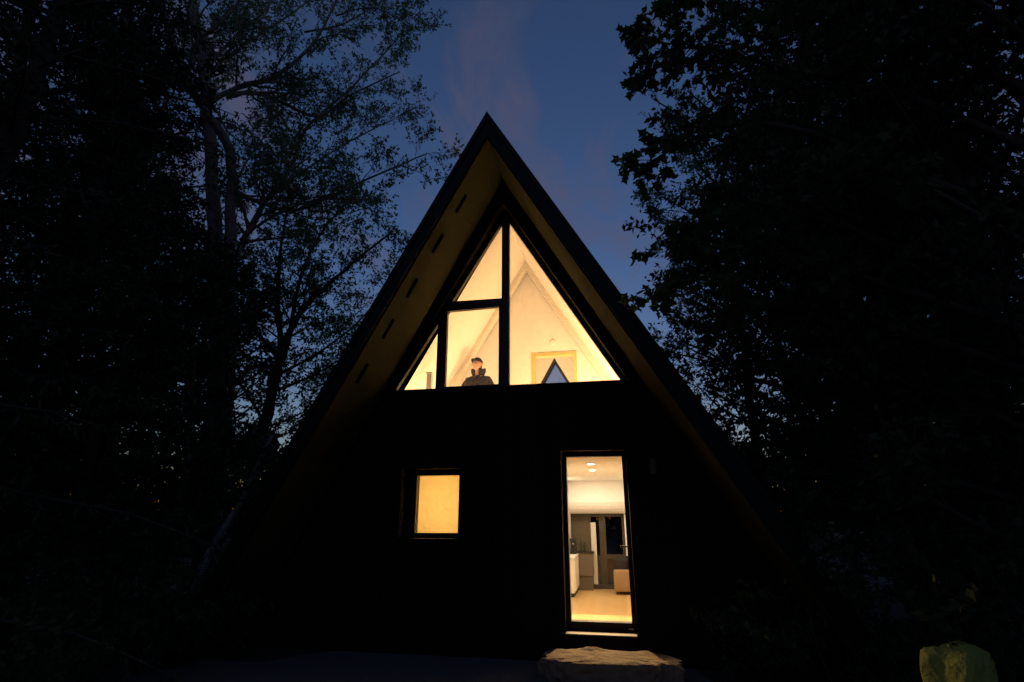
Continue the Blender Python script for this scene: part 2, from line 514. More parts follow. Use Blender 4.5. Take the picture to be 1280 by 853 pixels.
# back wall of the living room: white bulkhead, its curved underside, glazing below
prof = [(5.9, 0.76), (5.9, 0.27), (5.94, 0.19), (6.0, 0.115), (6.08, 0.05), (6.18, 0.008), (6.435, 0.010), (6.435, 0.76)]
n_ = len(prof)
mb = MB().add([(x, y, z) for x in (-1.298, 0.278) for y, z in prof], [tuple(range(n_)), tuple(range(2 * n_ - 1, n_ - 1, -1))] + [(i, (i + 1) % n_, (i + 1) % n_ + n_, i + n_) for i in range(n_)])
cab(mb, 'bulkhead', 'white', cabin)
# glazed wall: bronze frame, left bay closed by a taupe panel standing for a reflection
rw = MB()
rw.box(-1.298, 0.278, 6.44, 6.52, -0.07, 0.008)
rw.box(-0.615, -0.465, 6.42, 6.52, FZ, -0.07)
rw.box(-0.465, 0.28, 6.44, 6.50, -1.03, -0.93)
rw.box(-0.07, 0.0, 6.44, 6.50, -0.93, -0.07)
rw.box(-1.298, 0.278, 6.40, 6.52, FZ, FZ + 0.10)
rw.box(-1.298, -0.62, 6.36, 6.40, FZ, FZ + 0.03)
rear = cab(rw, 'rear_window', 'bronze', cabin)
for a in ((-0.465, -0.07, -0.93, -0.07), (-0.465, 0.28, FZ + 0.10, -1.03), (-0.70, -0.615, FZ + 0.10, -0.07), (0.0, 0.28, -0.93, -0.07)):
    cab(MB().box(a[0], a[1], 6.47, 6.478, a[2], a[3]), 'pane', 'glass', rear)
cab(MB().box(-1.298, -0.82, 6.47, 6.55, FZ + 0.10, -0.07), 'reflection_panel', 'taupe', rear)  # dim reflection of the room, put into the panel's colour
cab(MB().box(-0.82, -0.70, 6.40, 6.50, FZ + 0.10, -0.20), 'reflected_jamb', 'trimwhite', rear)  # reflection of the white door frame, built as a solid pale post
cab(MB().box(-0.005, 0.05, 6.30, 6.39, -0.95, 0.0), 'curtain', 'white', rear)

# things inside the living room
t = empty('kitchen_cabinet', (-1.35, 5.2, FZ + G))
tag(t, 'white kitchen base cabinet seen edge-on inside the doorway at left', 'cabinet')
cab(MB().box(-1.297, -1.13, 4.9, 6.0, FZ + 0.08, -0.93), 'carcass', 'cabinet', t, bevel=0.004)
cab(MB().box(-1.297, -1.105, 4.87, 6.02, -0.928, -0.89), 'worktop', 'cabinet', t, bevel=0.004)
for k in range(3):
    cab(MB().box(-1.128, -1.11, 4.92 + k * 0.36, 5.265 + k * 0.36, FZ + 0.12, -0.95), 'cabinet_door', 'cabinet', t, bevel=0.003)
cab(MB().box(-1.297, -1.15, 4.94, 5.98, FZ, FZ + 0.08), 'plinth', 'black', t)
t = empty('reflected_counter', (-1.0, 6.2, FZ + G))  # solid stand-in for a reflected counter, dimness put into its colours
tag(t, 'kitchen counter reflected in the rear glazing, built solid with dark top and dimmed taupe front', 'counter')
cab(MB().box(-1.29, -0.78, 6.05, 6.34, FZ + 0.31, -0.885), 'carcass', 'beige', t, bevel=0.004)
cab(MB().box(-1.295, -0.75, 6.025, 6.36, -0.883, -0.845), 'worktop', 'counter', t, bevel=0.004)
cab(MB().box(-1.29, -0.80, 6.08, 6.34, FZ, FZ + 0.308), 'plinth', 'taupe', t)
t = empty('coffee_machine', (-1.22, 5.9, -0.89 + G))
tag(t, 'black coffee machine on the white kitchen cabinet', 'coffee machine')
cab(MB().box(-1.28, -1.14, 5.78, 5.98, -0.888, -0.86).box(-1.28, -1.15, 5.89, 5.98, -0.86, -0.55).box(-1.28, -1.14, 5.78, 5.888, -0.64, -0.55), 'body', 'black', t, bevel=0.006)
cab(MB().tube([(-1.21, 5.80, -0.645), (-1.21, 5.80, -0.68)], 0.02, 10), 'spout', 'steel', t)
for i, (x, y, h, lab) in enumerate(((-1.06, 6.2, 0.26, 'tall clear bottle on the dark counter'), (-0.98, 6.24, 0.19, 'short clear bottle on the dark counter, right of the taller one'))):
    c = (x, y, -0.843 + G)
    tt = MB().lathe(c, [(0.03, 0), (0.034, 0.01), (0.034, h * .6), (0.012, h * .78), (0.012, h), (0.014, h + .005)], 14).build('bottle', 'bottle', origin=c, smooth=True)
    tag(tt, lab, 'bottle', 'bottles on the counter')

t = empty('sofa', (0.0, 5.7, FZ + G))
tag(t, 'tan fabric sofa end in front of the dark rear glazing', 'sofa')
cab(MB().box(-0.31, 0.26, 5.45, 5.68, FZ + 0.06, -1.19), 'armrest', 'fabric', t, bevel=0.035, smooth=True)
cab(MB().box(-0.29, 0.26, 5.70, 6.24, FZ + 0.06, -1.33), 'seat_base', 'fabric', t, bevel=0.03, smooth=True)
cab(MB().box(0.08, 0.26, 5.70, 6.24, -1.325, -0.98), 'backrest', 'fabric', t, bevel=0.05, smooth=True)
for yy in (5.5, 6.18):
    cab(MB().tube([(-0.25, yy, FZ), (-0.25, yy, FZ + 0.06)], 0.02, 8), 'leg', 'black', t)
c = (-0.13, 6.05, -1.318 + G)
t = MB().box(-0.27, 0.02, 5.98, 6.12, c[2] + 0.0, c[2] + 0.32).build('cushion', 'darkfabric', origin=c, bevel=0.05, smooth=True)
tag(t, 'dark cushion standing on the tan sofa', 'cushion')

# recessed ceiling lights of the entry (ceiling underside at z = .762)
for (x, y, lab) in ((-0.465, 1.12, 'recessed ceiling spotlight nearest the glass door'), (-0.51, 2.42, 'recessed ceiling spotlight deeper inside the entry')):
    t = empty('ceiling_spotlight', (x, y, 0.762 + G))
    tag(t, lab, 'ceiling light', 'recessed spotlights in the entry ceiling')
    cab(MB().lathe((x, y, 0.748), [(0.062, 0), (0.066, 0.004), (0.066, 0.014)], 24), 'trim_ring', 'white', t)
    cab(MB().lathe((x, y, 0.744), [(0.046, 0), (0.048, 0.0035)], 24), 'lens', 'lamp', t)
# round lamp on the loft partition
t = empty('smoke_alarm', (-1.125, 2.04, 3.10 + G))
tag(t, 'small round white alarm on the loft partition above the doorway', 'smoke alarm')
mb = MB()
for i, (rr, dd) in enumerate(((0.055, 0.0), (0.055, -0.02), (0.035, -0.032))):
    mb.v += [(-1.125 + rr * math.cos(a * math.pi / 10), 2.047 + dd, 3.10 + rr * math.sin(a * math.pi / 10)) for a in range(20)]
mb.f += [(i * 20 + j, i * 20 + (j + 1) % 20, (i + 1) * 20 + (j + 1) % 20, (i + 1) * 20 + j) for i in range(2) for j in range(20)] + [tuple(range(40, 60))]
cab(mb, 'cover', 'white', t, smooth=False)


# ------------------------------------------------------------------ the person
def skin_mesh(chains, sub=2):
    """chains: list of [(x,y,z,r) ...]; a chain may start with an index of an earlier vertex"""
    v, e, rad = [], [], []
    for ch in chains:
        prev = None
        for it in ch:
            if isinstance(it, int):
                prev = it
                continue
            v.append(it[:3]); rad.append(it[3:] if len(it) > 4 else (it[3], it[3]))
            if prev is not None: e.append((prev, len(v) - 1))
            prev = len(v) - 1
    me = bpy.data.meshes.new('tmp')
    me.from_pydata(v, e, [])
    bm = bmesh.new(); bm.from_mesh(me)
    ly = bm.verts.layers.skin.verify()
    bm.verts.ensure_lookup_table()
    for i, q in enumerate(bm.verts):
        q[ly].radius = rad[i]
        q[ly].use_root = (i == 0)
    bm.to_mesh(me); bm.free()
    o = bpy.data.objects.new('tmp', me); COL.objects.link(o)
    md = o.modifiers.new('s', 'SKIN'); md.use_smooth_shade = True
    s2 = o.modifiers.new('d', 'SUBSURF'); s2.levels = s2.render_levels = sub
    return bake(o)


def bake(o):
    dg = bpy.context.evaluated_depsgraph_get()
    dg.update()
    me = bpy.data.meshes.new_from_object(o.evaluated_get(dg))
    bpy.data.objects.remove(o)
    return me


def join_meshes(meshes, voxel=None, smooth_it=4):
    bm = bmesh.new()
    for me in meshes: bm.from_mesh(me)
    me = bpy.data.meshes.new('tmp'); bm.to_mesh(me); bm.free()
    if voxel:
        o = bpy.data.objects.new('tmp', me); COL.objects.link(o)
        md = o.modifiers.new('r', 'REMESH'); md.mode = 'VOXEL'; md.voxel_size = voxel; md.use_smooth_shade = True
        if smooth_it:
            sm = o.modifiers.new('sm', 'SMOOTH'); sm.iterations = smooth_it; sm.factor = 0.5
        me = bake(o)
    me.shade_smooth()
    return me


def head_mesh(c, rx_=0.076, ry=0.096, rz=0.118):
    """head centred at c, facing -y, with brow, eye sockets, nose, mouth, chin and ears"""
    bm = bmesh.new()
    bmesh.ops.create_uvsphere(bm, u_segments=72, v_segments=54, radius=1)
    for q in bm.verts:
        x, y, z = q.co
        p = Vector((x * rx_, y * ry, z * rz))
        if z < -0.1:                                   # jaw narrows, chin forward
            k = min(1, (-0.1 - z) / 0.9)
            p.x *= 1 - 0.34 * k
            p.y = p.y * (1 - 0.25 * k) - 0.022 * k
        front = max(0.0, -y)
        ga = lambda cx, cz, sx, sz: math.exp(-((x - cx) / sx) ** 2 - ((z - cz) / sz) ** 2) * (front ** 1.5)
        p.y -= 0.006 * ga(0, 0.2, 0.6, 0.09)           # brow
        for s in (-1, 1):
            p.y += 0.013 * ga(s * 0.40, 0.03, 0.20, 0.10)   # sockets
            p.y -= 0.006 * ga(s * 0.50, -0.22, 0.22, 0.16)  # cheek bones
        p.y -= 0.012 * ga(0, -0.0, 0.11, 0.16) + 0.022 * ga(0, -0.22, 0.14, 0.12)  # nose
        p.y -= 0.009 * ga(0, -0.50, 0.30, 0.045) + 0.008 * ga(0, -0.60, 0.26, 0.05)  # lips
        p.y += 0.006 * ga(0, -0.55, 0.30, 0.02)
        p.y -= 0.010 * ga(0, -0.82, 0.30, 0.12)        # chin
        q.co = p
    me = bpy.data.meshes.new('tmp'); bm.to_mesh(me); bm.free()
    parts = [me]
    for s in (-1, 1):                                  # ears
        bm = bmesh.new()
        bmesh.ops.create_uvsphere(bm, u_segments=20, v_segments=14, radius=1)
        for q in bm.verts:
            x, y, z = q.co
            q.co = Vector((s * (rx_ * 0.97 + 0.009 + x * 0.009 + 0.008 * max(0, y)), 0.012 + y * 0.018, -0.008 + z * 0.032 * (1 if z > 0 else 0.85)))
        me = bpy.data.meshes.new('tmp'); bm.to_mesh(me); bm.free()
        parts.append(me)
    return parts


PX, PY, PF = -2.44, 1.5, 0.90 + G        # where the person stands on the loft floor
person = empty('person', (PX, PY, PF))
tag(person, 'person in dark cap and dark hooded jacket looking out of the loft window', 'person')
HT = 0.0
sh = 1.39                                # shoulder height
chains = [
    [(0, 0.01, 0.92, 0.145, 0.10), (0, 0.015, 1.05, 0.125, 0.09), (0, 0.015, 1.2, 0.15, 0.10), (0, 0.01, 1.33, 0.15, 0.095), (0, 0.005, 1.42, 0.075, 0.07), (0, -0.01, 1.50, 0.056), (0, -0.015, 1.56, 0.055)],
    [3, (-0.165, 0.01, 1.375, 0.062), (-0.225, 0.02, 1.24, 0.050), (-0.245, 0.03, 1.09, 0.042), (-0.245, -0.03, 0.93, 0.034), (-0.24, -0.05, 0.855, 0.026)],
    [3, (0.165, 0.01, 1.375, 0.062), (0.225, 0.02, 1.24, 0.050), (0.245, 0.03, 1.09, 0.042), (0.245, -0.03, 0.93, 0.034), (0.24, -0.05, 0.855, 0.026)],
    [0, (-0.095, 0.01, 0.83, 0.092), (-0.105, -0.005, 0.65, 0.075), (-0.11, -0.01, 0.48, 0.056), (-0.11, 0.015, 0.30, 0.055), (-0.11, 0.03, 0.09, 0.038), (-0.115, -0.05, 0.04, 0.035), (-0.12, -0.13, 0.028, 0.026)],
    [0, (0.095, 0.01, 0.83, 0.092), (0.105, -0.005, 0.65, 0.075), (0.11, -0.01, 0.48, 0.056), (0.11, 0.015, 0.30, 0.055), (0.11, 0.03, 0.09, 0.038), (0.115, -0.05, 0.04, 0.035), (0.12, -0.13, 0.028, 0.026)],
]
body = [skin_mesh(chains)]
for s in (-1, 1):                        # hands: palm and five curled fingers
    hx, hy, hz = s * 0.24, -0.052, 0.85
    body.append(skin_mesh([[(hx, hy, hz, 0.024, 0.02), (hx, hy - 0.012, hz - 0.045, 0.032, 0.017), (hx, hy - 0.02, hz - 0.085, 0.034, 0.015)]]))
    for k, ln in enumerate((0.066, 0.076, 0.071, 0.055)):
        fy = -0.03 + k * 0.019
        b0 = Vector((hx, hy - 0.014 + fy * 1.0, hz - 0.078))
        d1, d2, d3 = Vector((-s * 0.12, -0.1, -1)), Vector((-s * 0.5, -0.1, -0.86)), Vector((-s * 0.9, 0, -0.45))
        p1 = b0 + d1.normalized() * ln * 0.48; p2 = p1 + d2.normalized() * ln * 0.32; p3 = p2 + d3.normalized() * ln * 0.25
        body.append(skin_mesh([[(*b0, 0.0095), (*p1, 0.009), (*p2, 0.008), (*p3, 0.007)]]))
    b0 = Vector((hx - s * 0.004, hy - 0.03, hz - 0.03))
    body.append(skin_mesh([[(*b0, 0.013), (b0.x - s * 0.012, b0.y - 0.032, b0.z - 0.025, 0.0115), (b0.x - s * 0.02, b0.y - 0.04, b0.z - 0.055, 0.009)]]))
HC = Vector((0, -0.035, 1.63))          # head centre, chin up and turned a little
HR = Matrix.Rotation(R(-14), 4, 'Z') @ Matrix.Rotation(R(-12), 4, 'X')
HM = Matrix.Translation(HC) @ HR
for me in head_mesh(HC):
    me.transform(HM)
    body.append(me)
bm_ = join_meshes(body, 0.0075, 2)
link('body', bm_, 'skin', person)


def sphere_part(name, material, f, parent, seg=40, keep=None, solid=0.0):
    bm = bmesh.new()
    bmesh.ops.create_uvsphere(bm, u_segments=seg, v_segments=seg // 2 + 4, radius=1)
    if keep:
        kill = [q for q in bm.verts if not keep(q.co)]
        bmesh.ops.delete(bm, geom=kill, context='VERTS')
    for q in bm.verts: q.co = f(q.co.copy())
    me = bpy.data.meshes.new(name); bm.to_mesh(me); bm.free()
    me.shade_smooth()
    o = link(name, me, material, parent)
    if solid:
        sd = o.modifiers.new('t', 'SOLIDIFY'); sd.thickness = solid; sd.offset = 1
        me2 = bake_keep(o)
    return o


def bake_keep(o):
    dg = bpy.context.evaluated_depsgraph_get(); dg.update()
    me = bpy.data.meshes.new_from_object(o.evaluated_get(dg))
    o.modifiers.clear()
    o.data = me
    return me


for s in (-1, 1):
    sphere_part('eye', 'eye', lambda p, s=s: HM @ Vector((s * 0.030 + p.x * 0.0115, -0.081 + p.y * 0.0115, 0.004 + p.z * 0.0075)), person, 16)
sphere_part('hair', 'hair', lambda p: HM @ Vector((p.x * 0.079, p.y * 0.099 + 0.003, p.z * 0.118)), person, 40,
            keep=lambda p: p.z > (0.25 if p.y < -0.25 else -0.05 if p.y < 0.15 else -0.55))
# cap: crown and brim in one mesh
bm = bmesh.new()
bmesh.ops.create_uvsphere(bm, u_segments=48, v_segments=32, radius=1)
bmesh.ops.delete(bm, geom=[q for q in bm.verts if q.co.z < 0.30], context='VERTS')
for q in bm.verts:
    x, y, z = q.co
    q.co = Vector((x * 0.086, y * 0.106 + 0.003, 0.010 + z * 0.122 - 0.012 * max(0, y)))
capm = bpy.data.meshes.new('cap_crown'); bm.to_mesh(capm); bm.free()
bv, bf = [], []
NB = 18
for i in range(NB + 1):
    a = math.pi * (0.08 + 0.84 * i / NB)
    for k in range(6):
        u = k / 5
        xx = -math.cos(a) * (0.080 + 0.004 * u)
        yy = -math.sin(a) * (0.098 + 0.075 * u * math.sin(a) ** 0.6) + 0.003
        bv.append((xx, yy, 0.046 - 0.010 * u - 0.10 * abs(xx) * (0.4 + 0.6 * u) + 0.004))
for i in range(NB):
    for k in range(5):
        bf.append((i * 6 + k, (i + 1) * 6 + k, (i + 1) * 6 + k + 1, i * 6 + k + 1))
br = bpy.data.meshes.new('brim'); br.from_pydata(bv, [], bf)
cm_ = join_meshes([capm, br])
cm_.transform(HM)
cap = link('cap', cm_, 'cap', person)
sd = cap.modifiers.new('t', 'SOLIDIFY'); sd.thickness = 0.006; sd.offset = 0
bake_keep(cap)
# jacket with sleeves, over the body
jch = [
    [(0, 0.01, 0.86, 0.185, 0.135), (0, 0.012, 1.02, 0.175, 0.125), (0, 0.015, 1.18, 0.185, 0.13), (0, 0.01, 1.33, 0.175, 0.12), (0, 0.005, 1.42, 0.10, 0.095), (0, 0.0, 1.455, 0.075)],
    [3, (-0.175, 0.012, 1.35, 0.08), (-0.24, 0.02, 1.24, 0.072), (-0.258, 0.03, 1.09, 0.062), (-0.25, -0.025, 0.94, 0.052), (-0.243, -0.045, 0.88, 0.044)],
    [3, (0.175, 0.012, 1.35, 0.08), (0.24, 0.02, 1.24, 0.072), (0.258, 0.03, 1.09, 0.062), (0.25, -0.025, 0.94, 0.052), (0.243, -0.045, 0.88, 0.044)],
]
jm = join_meshes([skin_mesh(jch)], 0.012, 2)
for q in jm.vertices:                     # folds
    c = q.co
    w = 0.006 * math.sin(c.z * 55 + c.x * 22) * math.sin(c.x * 31 + c.z * 12 + 1) + 0.004 * math.sin(c.z * 90 - c.x * 60)
    q.co = c + q.normal * w
jk = link('jacket', jm, 'jacket', person)
link('zip', MB().tube([(0, -0.105, 1.39), (0, -0.122, 1.30), (0, -0.128, 1.15), (0, -0.13, 0.95)], 0.006, 6).build('tmp', 'black').data, 'black', jk)
for o in [o for o in COL.objects if o.name.startswith('tmp')]: bpy.data.objects.remove(o)
# the thick hood lying round the neck, open at the throat
hv, hf = [], []
NA, NK = 40, 10
for i in range(NA + 1):
    a = R(-90 + 26) + R(360 - 52) * i / NA
    back = 0.5 + 0.5 * math.sin(a)
    for k in range(NK):
        t_ = 2 * math.pi * k / NK
        rr = 0.078 + 0.020 * back
        tk = 0.019 + 0.013 * back + 0.003 * math.sin(7 * a)
        hh = 0.066 + 0.012 * back + 0.006 * math.sin(5 * a + 1)
        hv.append(((rr + tk * math.cos(t_) + 0.018 * math.sin(t_)) * math.cos(a) * 1.08, (rr + tk * math.cos(t_) + 0.012 * math.sin(t_)) * math.sin(a) * 0.95 + 0.012, 1.485 + 0.022 * back + hh * math.sin(t_)))
for i in range(NA):
    for k in range(NK):
        q = (k + 1) % NK
        hf.append((i * NK + k, (i + 1) * NK + k, (i + 1) * NK + q, i * NK + q))
hf += [tuple(range(NK)), tuple(NA * NK + k for k in reversed(range(NK)))]
hm = bpy.data.meshes.new('hood'); hm.from_pydata(hv, [], hf); hm.shade_smooth()
link('hood', hm, 'jacket', jk)
tch = [[(0, 0.01, 0.93, 0.155, 0.11), (0, 0.01, 0.86, 0.15, 0.11)],
       [1, (-0.095, 0.01, 0.80, 0.102), (-0.105, -0.003, 0.65, 0.088), (-0.11, -0.005, 0.48, 0.070), (-0.11, 0.015, 0.30, 0.066), (-0.11, 0.025, 0.10, 0.058)],
       [1, (0.095, 0.01, 0.80, 0.102), (0.105, -0.003, 0.65, 0.088), (0.11, -0.005, 0.48, 0.070), (0.11, 0.015, 0.30, 0.066), (0.11, 0.025, 0.10, 0.058)]]
link('trousers', join_meshes([skin_mesh(tch)], 0.012, 1), 'denim', person)
for s in (-1, 1):
    link('shoe', join_meshes([skin_mesh([[(s * 0.11, 0.035, 0.05, 0.045), (s * 0.115, -0.06, 0.042, 0.045, 0.036), (s * 0.122, -0.15, 0.035, 0.04, 0.03)]])], 0.012, 1), 'black', person)
person.rotation_euler.z = R(-4)
person.scale = (1.08, 1.04, 1.03)


# ------------------------------------------------------------------ rocks
def rock(name, material, c, size, seed, rough=0.18, flat=None, cuts=4, pts=None):
    rnd = random.Random(seed)
    bm = bmesh.new()
    bmesh.ops.create_icosphere(bm, subdivisions=cuts, radius=1)
    ph = [(Vector((rnd.uniform(-1, 1), rnd.uniform(-1, 1), rnd.uniform(-1, 1))).normalized(), rnd.uniform(0.62, 0.95)) for _ in range(11)]
    for q in bm.verts:
        d = q.co.normalized()
        r = 1.0
        for nn, h in ph:                              # chop facets
            k = d.dot(nn)
            if k > 0.05: r = min(r, h / k)
        w = sum(math.sin(d.x * f + a) * math.sin(d.y * f * 1.1 + 2 * a) * math.sin(d.z * f * 0.9 + 3 * a) / f for f, a in ((6, seed), (13, seed * 2.1), (27, seed * 0.7)))
        p = d * (r + rough * 2.2 * w)
        if flat is not None and p.z > flat: p.z = flat + (p.z - flat) * 0.13
        q.co = Vector((p.x * size[0], p.y * size[1], p.z * size[2]))
    zmin = min(q.co.z for q in bm.verts)
    for q in bm.verts: q.co.z -= zmin
    me = bpy.data.meshes.new(name); bm.to_mesh(me); bm.free()
    o = link(name, me, material)
    o.location = c
    return o


# the step: a split slab with a rough flat top
def slab(name, material, c, pts, h, seed):
    rnd = random.Random(seed)
    n = 72
    ring = []
    for i in range(n):
        a = 2 * math.pi * i / n
        # superellipse-like slab outline
        ca, sa = math.cos(a), math.sin(a)
        e = 0.45
        x = math.copysign(abs(ca) ** e, ca) * pts[0] * (1 + 0.05 * math.sin(3 * a + seed) + 0.03 * math.sin(9 * a))
        y = math.copysign(abs(sa) ** (e * 1.25), sa) * pts[1] * (1 + 0.07 * math.sin(4 * a + seed) + 0.05 * math.sin(11 * a + 2) + 0.03 * math.sin(23 * a))
        ring.append((x, y))
    def hgt(x, y):
        return 0.008 * math.sin(x * 5 + seed) * math.cos(y * 9) + 0.007 * math.sin(x * 17 + 1) * math.sin(y * 21 + 2) + 0.006 * math.sin(x * 41) * math.sin(y * 37) \
            + 0.05 * math.exp(-((x + 0.18) / 0.12) ** 2 - ((y - 0.20) / 0.07) ** 2)
    v, f = [], []
    levels = [(0.0, 1.02), (0.25, 1.05), (0.5, 1.03), (0.75, 1.04), (0.93, 1.0)]
    for zf, s in levels:
        for i, (x, y) in enumerate(ring):
            w = 1 + 0.03 * math.sin(i * 1.9 + zf * 9) + 0.02 * math.sin(i * 0.7 + zf * 23)
            v.append((x * s * w, y * s * w, h * zf))
    tops = [0.97, 0.86, 0.72, 0.55, 0.36, 0.18]
    for s in tops:
        for x, y in ring: v.append((x * s, y * s, h + hgt(x * s, y * s) - 0.012 * max(0, (s - 0.8) / 0.17) ** 2))
    L_ = len(levels) + len(tops)
    for k in range(L_ - 1):
        for i in range(n):
            j = (i + 1) % n
            f.append((k * n + i, k * n + j, (k + 1) * n + j, (k + 1) * n + i))
    v.append((0, 0, h + hgt(0, 0)))
    for i in range(n): f.append(((L_ - 1) * n + i, (L_ - 1) * n + (i + 1) % n, len(v) - 1))
    me = bpy.data.meshes.new(name); me.from_pydata(v, [], f)
    o = link(name, me, material); o.location = c
    return o


st = slab('step_stone', 'stone', (-0.27, -0.80, 0.0), (0.73, 0.29), 0.225, 2)
tag(st, 'rough flat stone slab serving as doorstep below the glass door', 'step stone')
bp_ = at(1200, 853, 5.3)
bm = bmesh.new()
bmesh.ops.create_cube(bm, size=2)
bmesh.ops.subdivide_edges(bm, edges=bm.edges, cuts=22, use_grid_fill=True)
for q in bm.verts:
    x, y, z = q.co
    rr_ = (abs(x) ** 5 + abs(y) ** 5 + abs(z) ** 7) ** (1 / 5.5)
    p = q.co / max(rr_, 0.2)
    w1 = math.sin(p.x * 3.1 + 1) * math.sin(p.y * 2.7 + 2) * math.sin(p.z * 2.3)
    w2 = math.sin(p.x * 9 + p.z * 4) * math.sin(p.y * 8 + 1) * math.sin(p.z * 11 + 2)
    w3 = math.sin(p.x * 23 + 3) * math.sin(p.y * 19) * math.sin(p.z * 27 + p.x * 9)
    p *= 1 + 0.08 * w1 + 0.03 * w2 + 0.012 * w3
    tp = 0.80 + 0.20 * (p.z * 0.5 + 0.5)
    q.co = Vector((p.x * 0.165 * tp + 0.02 * p.z, p.y * 0.18 * tp, p.z * 0.42 + 0.03 * p.x))
zm = min(q.co.z for q in bm.verts)
for q in bm.verts: q.co.z -= zm
me = bpy.data.meshes.new('boulder'); bm.to_mesh(me); bm.free()
bd = link('boulder', me, 'moss'); bd.location = (bp_.x, bp_.y, -0.06); bd.rotation_euler.z = R(28)
tag(bd, 'waist-high mossy boulder with a flat top beside the right-hand tree trunks', 'boulder')
for i, (px, d, s, lab) in enumerate(((665, 5.55, 0.07, 'small loose stone left of the doorstep slab'), (858, 5.6, 0.10, 'fist-sized loose stone right of the doorstep slab'))):
    p = at(px, 850, d)
    o = rock('loose_stone', 'stone', (p.x, p.y, -0.02), (s, s * 0.8, s * 0.6), 20 + i, 0.15, None, 3)
    tag(o, lab, 'stone', 'loose stones by the doorstep')


# ------------------------------------------------------------------ trees
LEAF_T = {
    'oval': ([(0, 0, 0), (0.35, 0.26, 0.05), (1, 0, 0), (0.35, -0.26, 0.05)], [(0, 1, 2), (0, 2, 3)]),
    'needle': ([(0, 0, 0), (0.5, 0.13, 0), (1, 0, -0.05), (0.5, -0.13, 0)], [(0, 1, 2, 3)]),
    'maple': ([(0.35, 0, -0.04), (0, 0, 0), (0.06, 0.30, 0.0), (0.26, 0.25, 0), (0.42, 0.55, 0.03), (0.58, 0.24, 0), (1.0, 0, 0.02),
               (0.58, -0.24, 0), (0.42, -0.55, 0.03), (0.26, -0.25, 0), (0.06, -0.30, 0.0)],
              [(0, i, i + 1) for i in range(1, 10)] + [(0, 10, 1)]),
}


def leaf_mesh(name, kind, P, A, Nn, S):
    """one mesh of many leaves: base points P, axes A, normals Nn, sizes S"""
    tv, tf = LEAF_T[kind]
    tv = np.array(tv, float)
    n = len(P)
    A = A / (np.linalg.norm(A, axis=1, keepdims=True) + 1e-9)
    B = np.cross(Nn, A)
    B /= (np.linalg.norm(B, axis=1, keepdims=True) + 1e-9)
    C = np.cross(A, B)
    V = P[:, None, :] + S[:, None, None] * (tv[None, :, 0:1] * A[:, None, :] + tv[None, :, 1:2] * B[:, None, :] + tv[None, :, 2:3] * C[:, None, :])
    nv = len(tv)
    V = V.reshape(-1, 3)
    k = len(tf[0])
    F = (np.array(tf)[None] + (np.arange(n) * nv)[:, None, None]).reshape(-1)
    me = bpy.data.meshes.new(name)
    me.vertices.add(len(V)); me.vertices.foreach_set('co', V.astype(np.float32).ravel())
    me.loops.add(len(F)); me.loops.foreach_set('vertex_index', F.astype(np.int32))
    np_ = len(F) // k
    me.polygons.add(np_)
    me.polygons.foreach_set('loop_start', (np.arange(np_) * k).astype(np.int32))
    me.polygons.foreach_set('loop_total', np.full(np_, k, np.int32))
    me.update(calc_edges=True)
    return me


def rv(rnd):
    while True:
        v = Vector((rnd.uniform(-1, 1), rnd.uniform(-1, 1), rnd.uniform(-1, 1)))
        if 0.05 < v.length < 1: return v.normalized()


